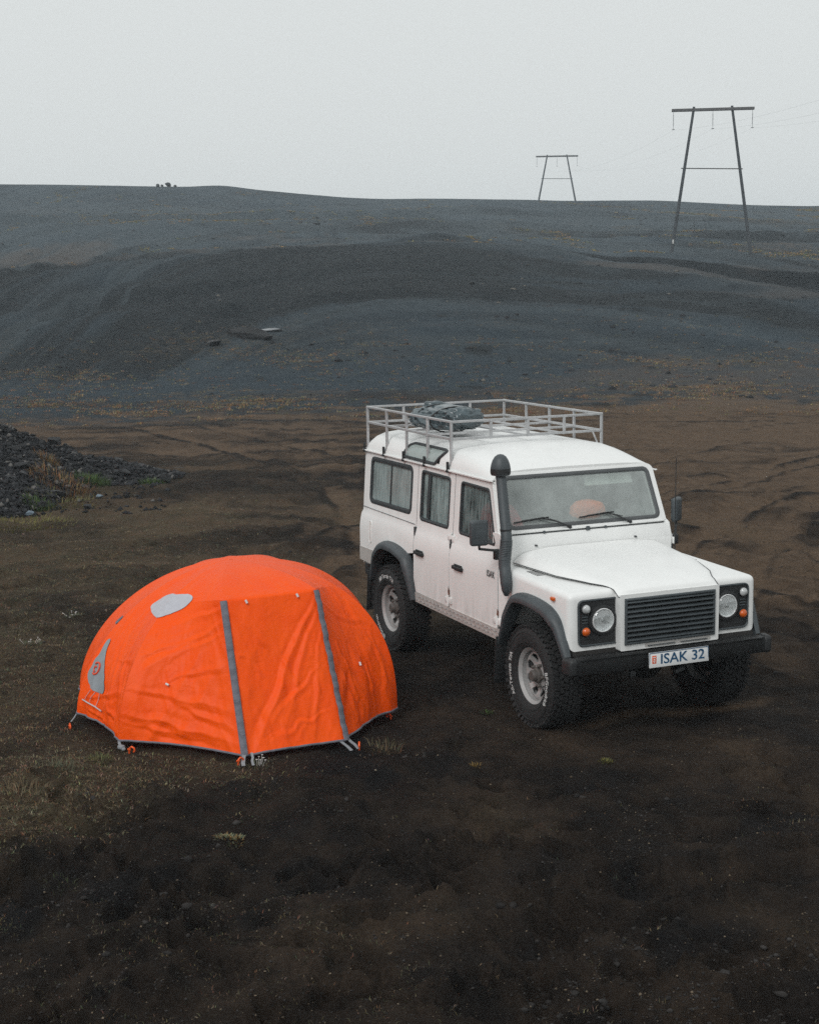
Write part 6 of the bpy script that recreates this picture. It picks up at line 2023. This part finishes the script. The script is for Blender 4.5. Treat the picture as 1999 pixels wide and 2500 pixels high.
# small clods, thicker in places
n = 2600
dg = 1 / r.uniform(1 / 40, 1 / 6.2, n); ag = r.uniform(-17, 17, n)
xg, yg = at(dg, ag)
k = (r.random(n) < sst(0, .4, fbm(xg / 1.1, yg / 1.1, 441, 3))) & ~((np.abs(xg + 1.5) < 2.4) & (np.abs(yg) < 1.0)) & (np.hypot(xg + 1.6, yg + 2.75) > 1.7)
xg, yg = xg[k], yg[k]; n = len(xg)
o = scatter_solid('small_clods', xg, yg, terrain(xg, yg) + 0.002, 0.008 + 0.022 * r.random(n) ** 3, np.array([[0.020, 0.018, 0.017]]) * r.uniform(.6, 1.8, (n, 1)), M['stone'], None, 2, 53)
tag(o, 'small dark clods scattered over the sand', kind='stuff')

# stones strewn over the slope
n = 6000
dg = r.uniform(44, 208, n); ag = r.uniform(-17.5, 17.5, n)
xg, yg = at(dg, ag)
k = r.random(n) < 0.12 + 0.88 * sst(0.05, .5, fbm(xg / 9, yg / 5, 451, 4))
xg, yg = xg[k], yg[k]; n = len(xg)
tn = np.array([[0.014, 0.015, 0.017]]) * r.uniform(.5, 2.2, (n, 1))
q = r.random(n)
tn[q < 0.12] = np.array([0.12, 0.11, 0.095]) * r.uniform(.5, 1.2, ((q < 0.12).sum(), 1))
sz = 0.04 + 0.12 * r.random(n) ** 4
o = scatter_solid('slope_stones', xg, yg, terrain(xg, yg), sz, tn, M['stone'], None, 2, 55, 0.6)
tag(o, 'loose dark stones strewn over the cinder slope', kind='stuff')

# single plants
def plant(name, d, a, label, cat, nb, spread, h, w, lean, pal, seed, flowers=0, fcol=(0.62, 0.60, 0.58), group=None):
    r = np.random.default_rng(seed)
    px, py = (float(v) for v in at(d, a))
    ex = float(mound_h(np.array([px]), np.array([py]))[0])
    root = empty(name, (px, py, tz(px, py) + ex))
    tag(root, label, cat, group)
    ang = r.uniform(0, 6.28, nb); rad = spread * np.sqrt(r.random(nb))
    x, y = px + np.cos(ang) * rad, py + np.sin(ang) * rad
    z = terrain(x, y) + np.maximum(mound_h(x, y) - 0.03, 0)
    pal = np.array(pal)
    col = pal[r.integers(0, len(pal), nb)] * r.uniform(.6, 1.4, (nb, 1))
    V, F, T = blade_arrays(x, y, z - 0.005, r.uniform(h[0], h[1], nb), r.uniform(w[0], w[1], nb), r.uniform(lean[0], lean[1], nb), ang + r.normal(0, .5, nb), col, r)
    lf = tri_mesh('leaves', V, F, T, M['blade'])
    lf.parent = root; lf.location = -root.location
    lf['kind'] = 'stuff'
    for i in range(flowers):
        fa, fr = r.uniform(0, 6.28), spread * 1.1 * math.sqrt(r.random())
        fx_, fy_ = px + math.cos(fa) * fr, py + math.sin(fa) * fr
        fz = tz(fx_, fy_) + r.uniform(0.03, 0.065)
        bm = bmesh.new()
        add_tube(bm, [(px + math.cos(fa) * fr * .6, py + math.sin(fa) * fr * .6, tz(px, py)), (fx_, fy_, fz)], 0.0012, 4)
        c0 = bm.verts.new((fx_, fy_, fz + 0.003))
        R_ = 0.007 + 0.004 * r.random()
        ringv = []
        for q_ in range(10):
            t_ = q_ * math.pi / 5
            rr_ = R_ if q_ % 2 == 0 else R_ * 0.55
            ringv.append(bm.verts.new((fx_ + math.cos(t_) * rr_, fy_ + math.sin(t_) * rr_, fz + (0.004 if q_ % 2 == 0 else 0))))
        for q_ in range(10):
            bm.faces.new((c0, ringv[q_], ringv[(q_ + 1) % 10]))
        f_ = bm_obj('flower', bm, M['petal'], root)
    return root
M['petal'] = mat('white_petal', (0.60, 0.57, 0.55), rough=0.7, var=0.1)
GREEN = [[0.06, 0.105, 0.028], [0.085, 0.125, 0.035], [0.05, 0.085, 0.03]]
GREY = [[0.105, 0.115, 0.075], [0.085, 0.10, 0.065], [0.14, 0.13, 0.08]]
RUSTG = [[0.26, 0.12, 0.055], [0.20, 0.10, 0.05], [0.24, 0.17, 0.08], [0.15, 0.13, 0.06]]
YEL = [[0.16, 0.14, 0.035], [0.12, 0.125, 0.04]]
plant('dry_grass_tuft', 26.3, 12.85, 'largest rusty dry grass tuft at the foot of the rock heap', 'grass tuft', 520, 0.55, (0.08, 0.28), (0.006, 0.012), (0.2, 0.8), RUSTG, 61, group='rusty grass tufts')
plant('dry_grass_tuft', 25.2, 12.9, 'low olive grass fringe below the rusty tuft', 'grass tuft', 450, 0.6, (0.05, 0.15), (0.006, 0.012), (0.3, 0.9), [[.14, .135, .05], [.18, .14, .06], [.1, .11, .04]], 62, group='rusty grass tufts')
plant('dry_grass_tuft', 27.4, 13.35, 'small rusty tuft growing high among the black rocks', 'grass tuft', 220, 0.22, (0.08, 0.26), (0.005, 0.011), (0.2, 0.8), RUSTG, 63, group='rusty grass tufts')
plant('green_grass_tuft', 26.9, 11.75, 'brightest green grass tuft beside the rusty grass', 'grass tuft', 420, 0.30, (0.1, 0.26), (0.006, 0.012), (0.3, 0.9), GREEN, 64, group='green tufts along the rock heap')
plant('green_grass_tuft', 27.3, 9.55, 'green tuft near the right tip of the rock heap', 'grass tuft', 260, 0.24, (0.08, 0.2), (0.006, 0.012), (0.3, 0.9), GREEN, 65, group='green tufts along the rock heap')
plant('green_grass_tuft', 24.8, 13.75, 'green tuft beside the blue-grey stone', 'grass tuft', 260, 0.24, (0.08, 0.22), (0.006, 0.012), (0.3, 0.9), GREEN, 66, group='green tufts along the rock heap')
plant('olive_grass_mat', 23.2, 14.6, 'olive yellow grass mat at the left edge below the rock heap', 'grass tuft', 900, 0.9, (0.03, 0.12), (0.006, 0.012), (0.4, 1), YEL + [[.15, .12, .06]], 67)
plant('cushion_plant', 9.25, 7.2, 'pale green cushion plant alone on the dark sand before the tent', 'plant', 190, 0.085, (0.02, 0.05), (0.008, 0.016), (0.3, 0.9), [[0.15, 0.17, 0.10], [0.19, 0.20, 0.13], [0.22, 0.13, 0.05]], 68)
plant('flowering_plant', 10.62, 6.0, 'white-flowered plant right of the tent strap', 'plant', 60, 0.08, (0.02, 0.05), (0.005, 0.010), (0.4, 1), GREY, 69, 7, group='white-flowered plants')
plant('flowering_plant', 14.55, 14.3, 'white-flowered plant far left of the tent', 'plant', 90, 0.11, (0.02, 0.06), (0.006, 0.012), (0.4, 1), GREY, 70, 6, group='white-flowered plants')
plant('flowering_plant', 15.85, 12.7, 'white-flowered plant behind the tent on the left', 'plant', 60, 0.10, (0.02, 0.06), (0.006, 0.012), (0.4, 1), GREY, 71, 7, group='white-flowered plants')
plant('green_sprig', 8.72, 13.6, 'thin green sprig in the lower left foreground', 'plant', 34, 0.09, (0.03, 0.07), (0.002, 0.004), (0.4, 1.0), [[.05, .07, .03], [.08, .09, .045]], 72)
plant('yellow_green_tuft', 10.65, -7.4, 'small yellow-green tuft in front of the car bumper', 'grass tuft', 60, 0.05, (0.02, 0.05), (0.004, 0.009), (0.4, 1), YEL, 73, group='small tufts in front of the car')
plant('yellow_green_tuft', 10.5, -2.4, 'small ochre tuft on the sand between tent and camera', 'grass tuft', 40, 0.035, (0.02, 0.05), (0.004, 0.009), (0.4, 1), [[.2, .13, .04]], 74, group='small tufts in front of the car')
plant('yellow_green_tuft', 11.9, -2.85, 'small green tuft beside the front wheel', 'grass tuft', 50, 0.05, (0.02, 0.05), (0.004, 0.009), (0.4, 1), GREEN, 75, group='small tufts in front of the car')
plant('dry_grass_tuft', 10.95, 1.2, 'thin dry grass under the right hem of the tent', 'grass tuft', 90, 0.14, (0.04, 0.13), (0.003, 0.006), (0.3, 0.9), DRY, 76, group='rusty grass tufts')
plant('dry_grass_tuft', 10.7, 13.6, 'grey-green grass tuft left of the tent buckle', 'grass tuft', 160, 0.16, (0.04, 0.13), (0.003, 0.006), (0.3, 0.9), GREY, 77, group='rusty grass tufts')
plant('dry_grass_tuft', 10.3, 15.0, 'dry stalky tuft at the left edge nearest the camera', 'grass tuft', 160, 0.2, (0.04, 0.14), (0.003, 0.006), (0.3, 0.9), DRY, 78, group='rusty grass tufts')
plant('dry_grass_tuft', 10.95, 12.0, 'olive moss clump just left of the grey buckle', 'grass tuft', 160, 0.10, (0.02, 0.07), (0.004, 0.008), (0.3, 0.9), [[.15, .15, .06], [.1, .11, .05]], 79, group='rusty grass tufts')

# ------------------------------------------------------------------ thin mist hanging over the place
def haze():
    bm = bmesh.new()
    add_box(bm, (CX - 20, CY, 9.5), (2700, 2700, 37))
    m = bpy.data.materials.new('mist')
    m.use_nodes = True
    N, L = m.node_tree.nodes, m.node_tree.links
    for n in list(N):
        if n.type != 'OUTPUT_MATERIAL': N.remove(n)
    v = N.new('ShaderNodeVolumePrincipled')
    v.inputs['Color'].default_value = (0.84, 0.935, 1.0, 1)
    v.inputs['Density'].default_value = 0.0009
    v.inputs['Anisotropy'].default_value = 0.0
    L.new(v.outputs[0], N['Material Output'].inputs['Volume'])
    o = bm_obj('haze', bm, m)
    tag(o, 'thin pale mist over the whole slope', kind='stuff')
haze()
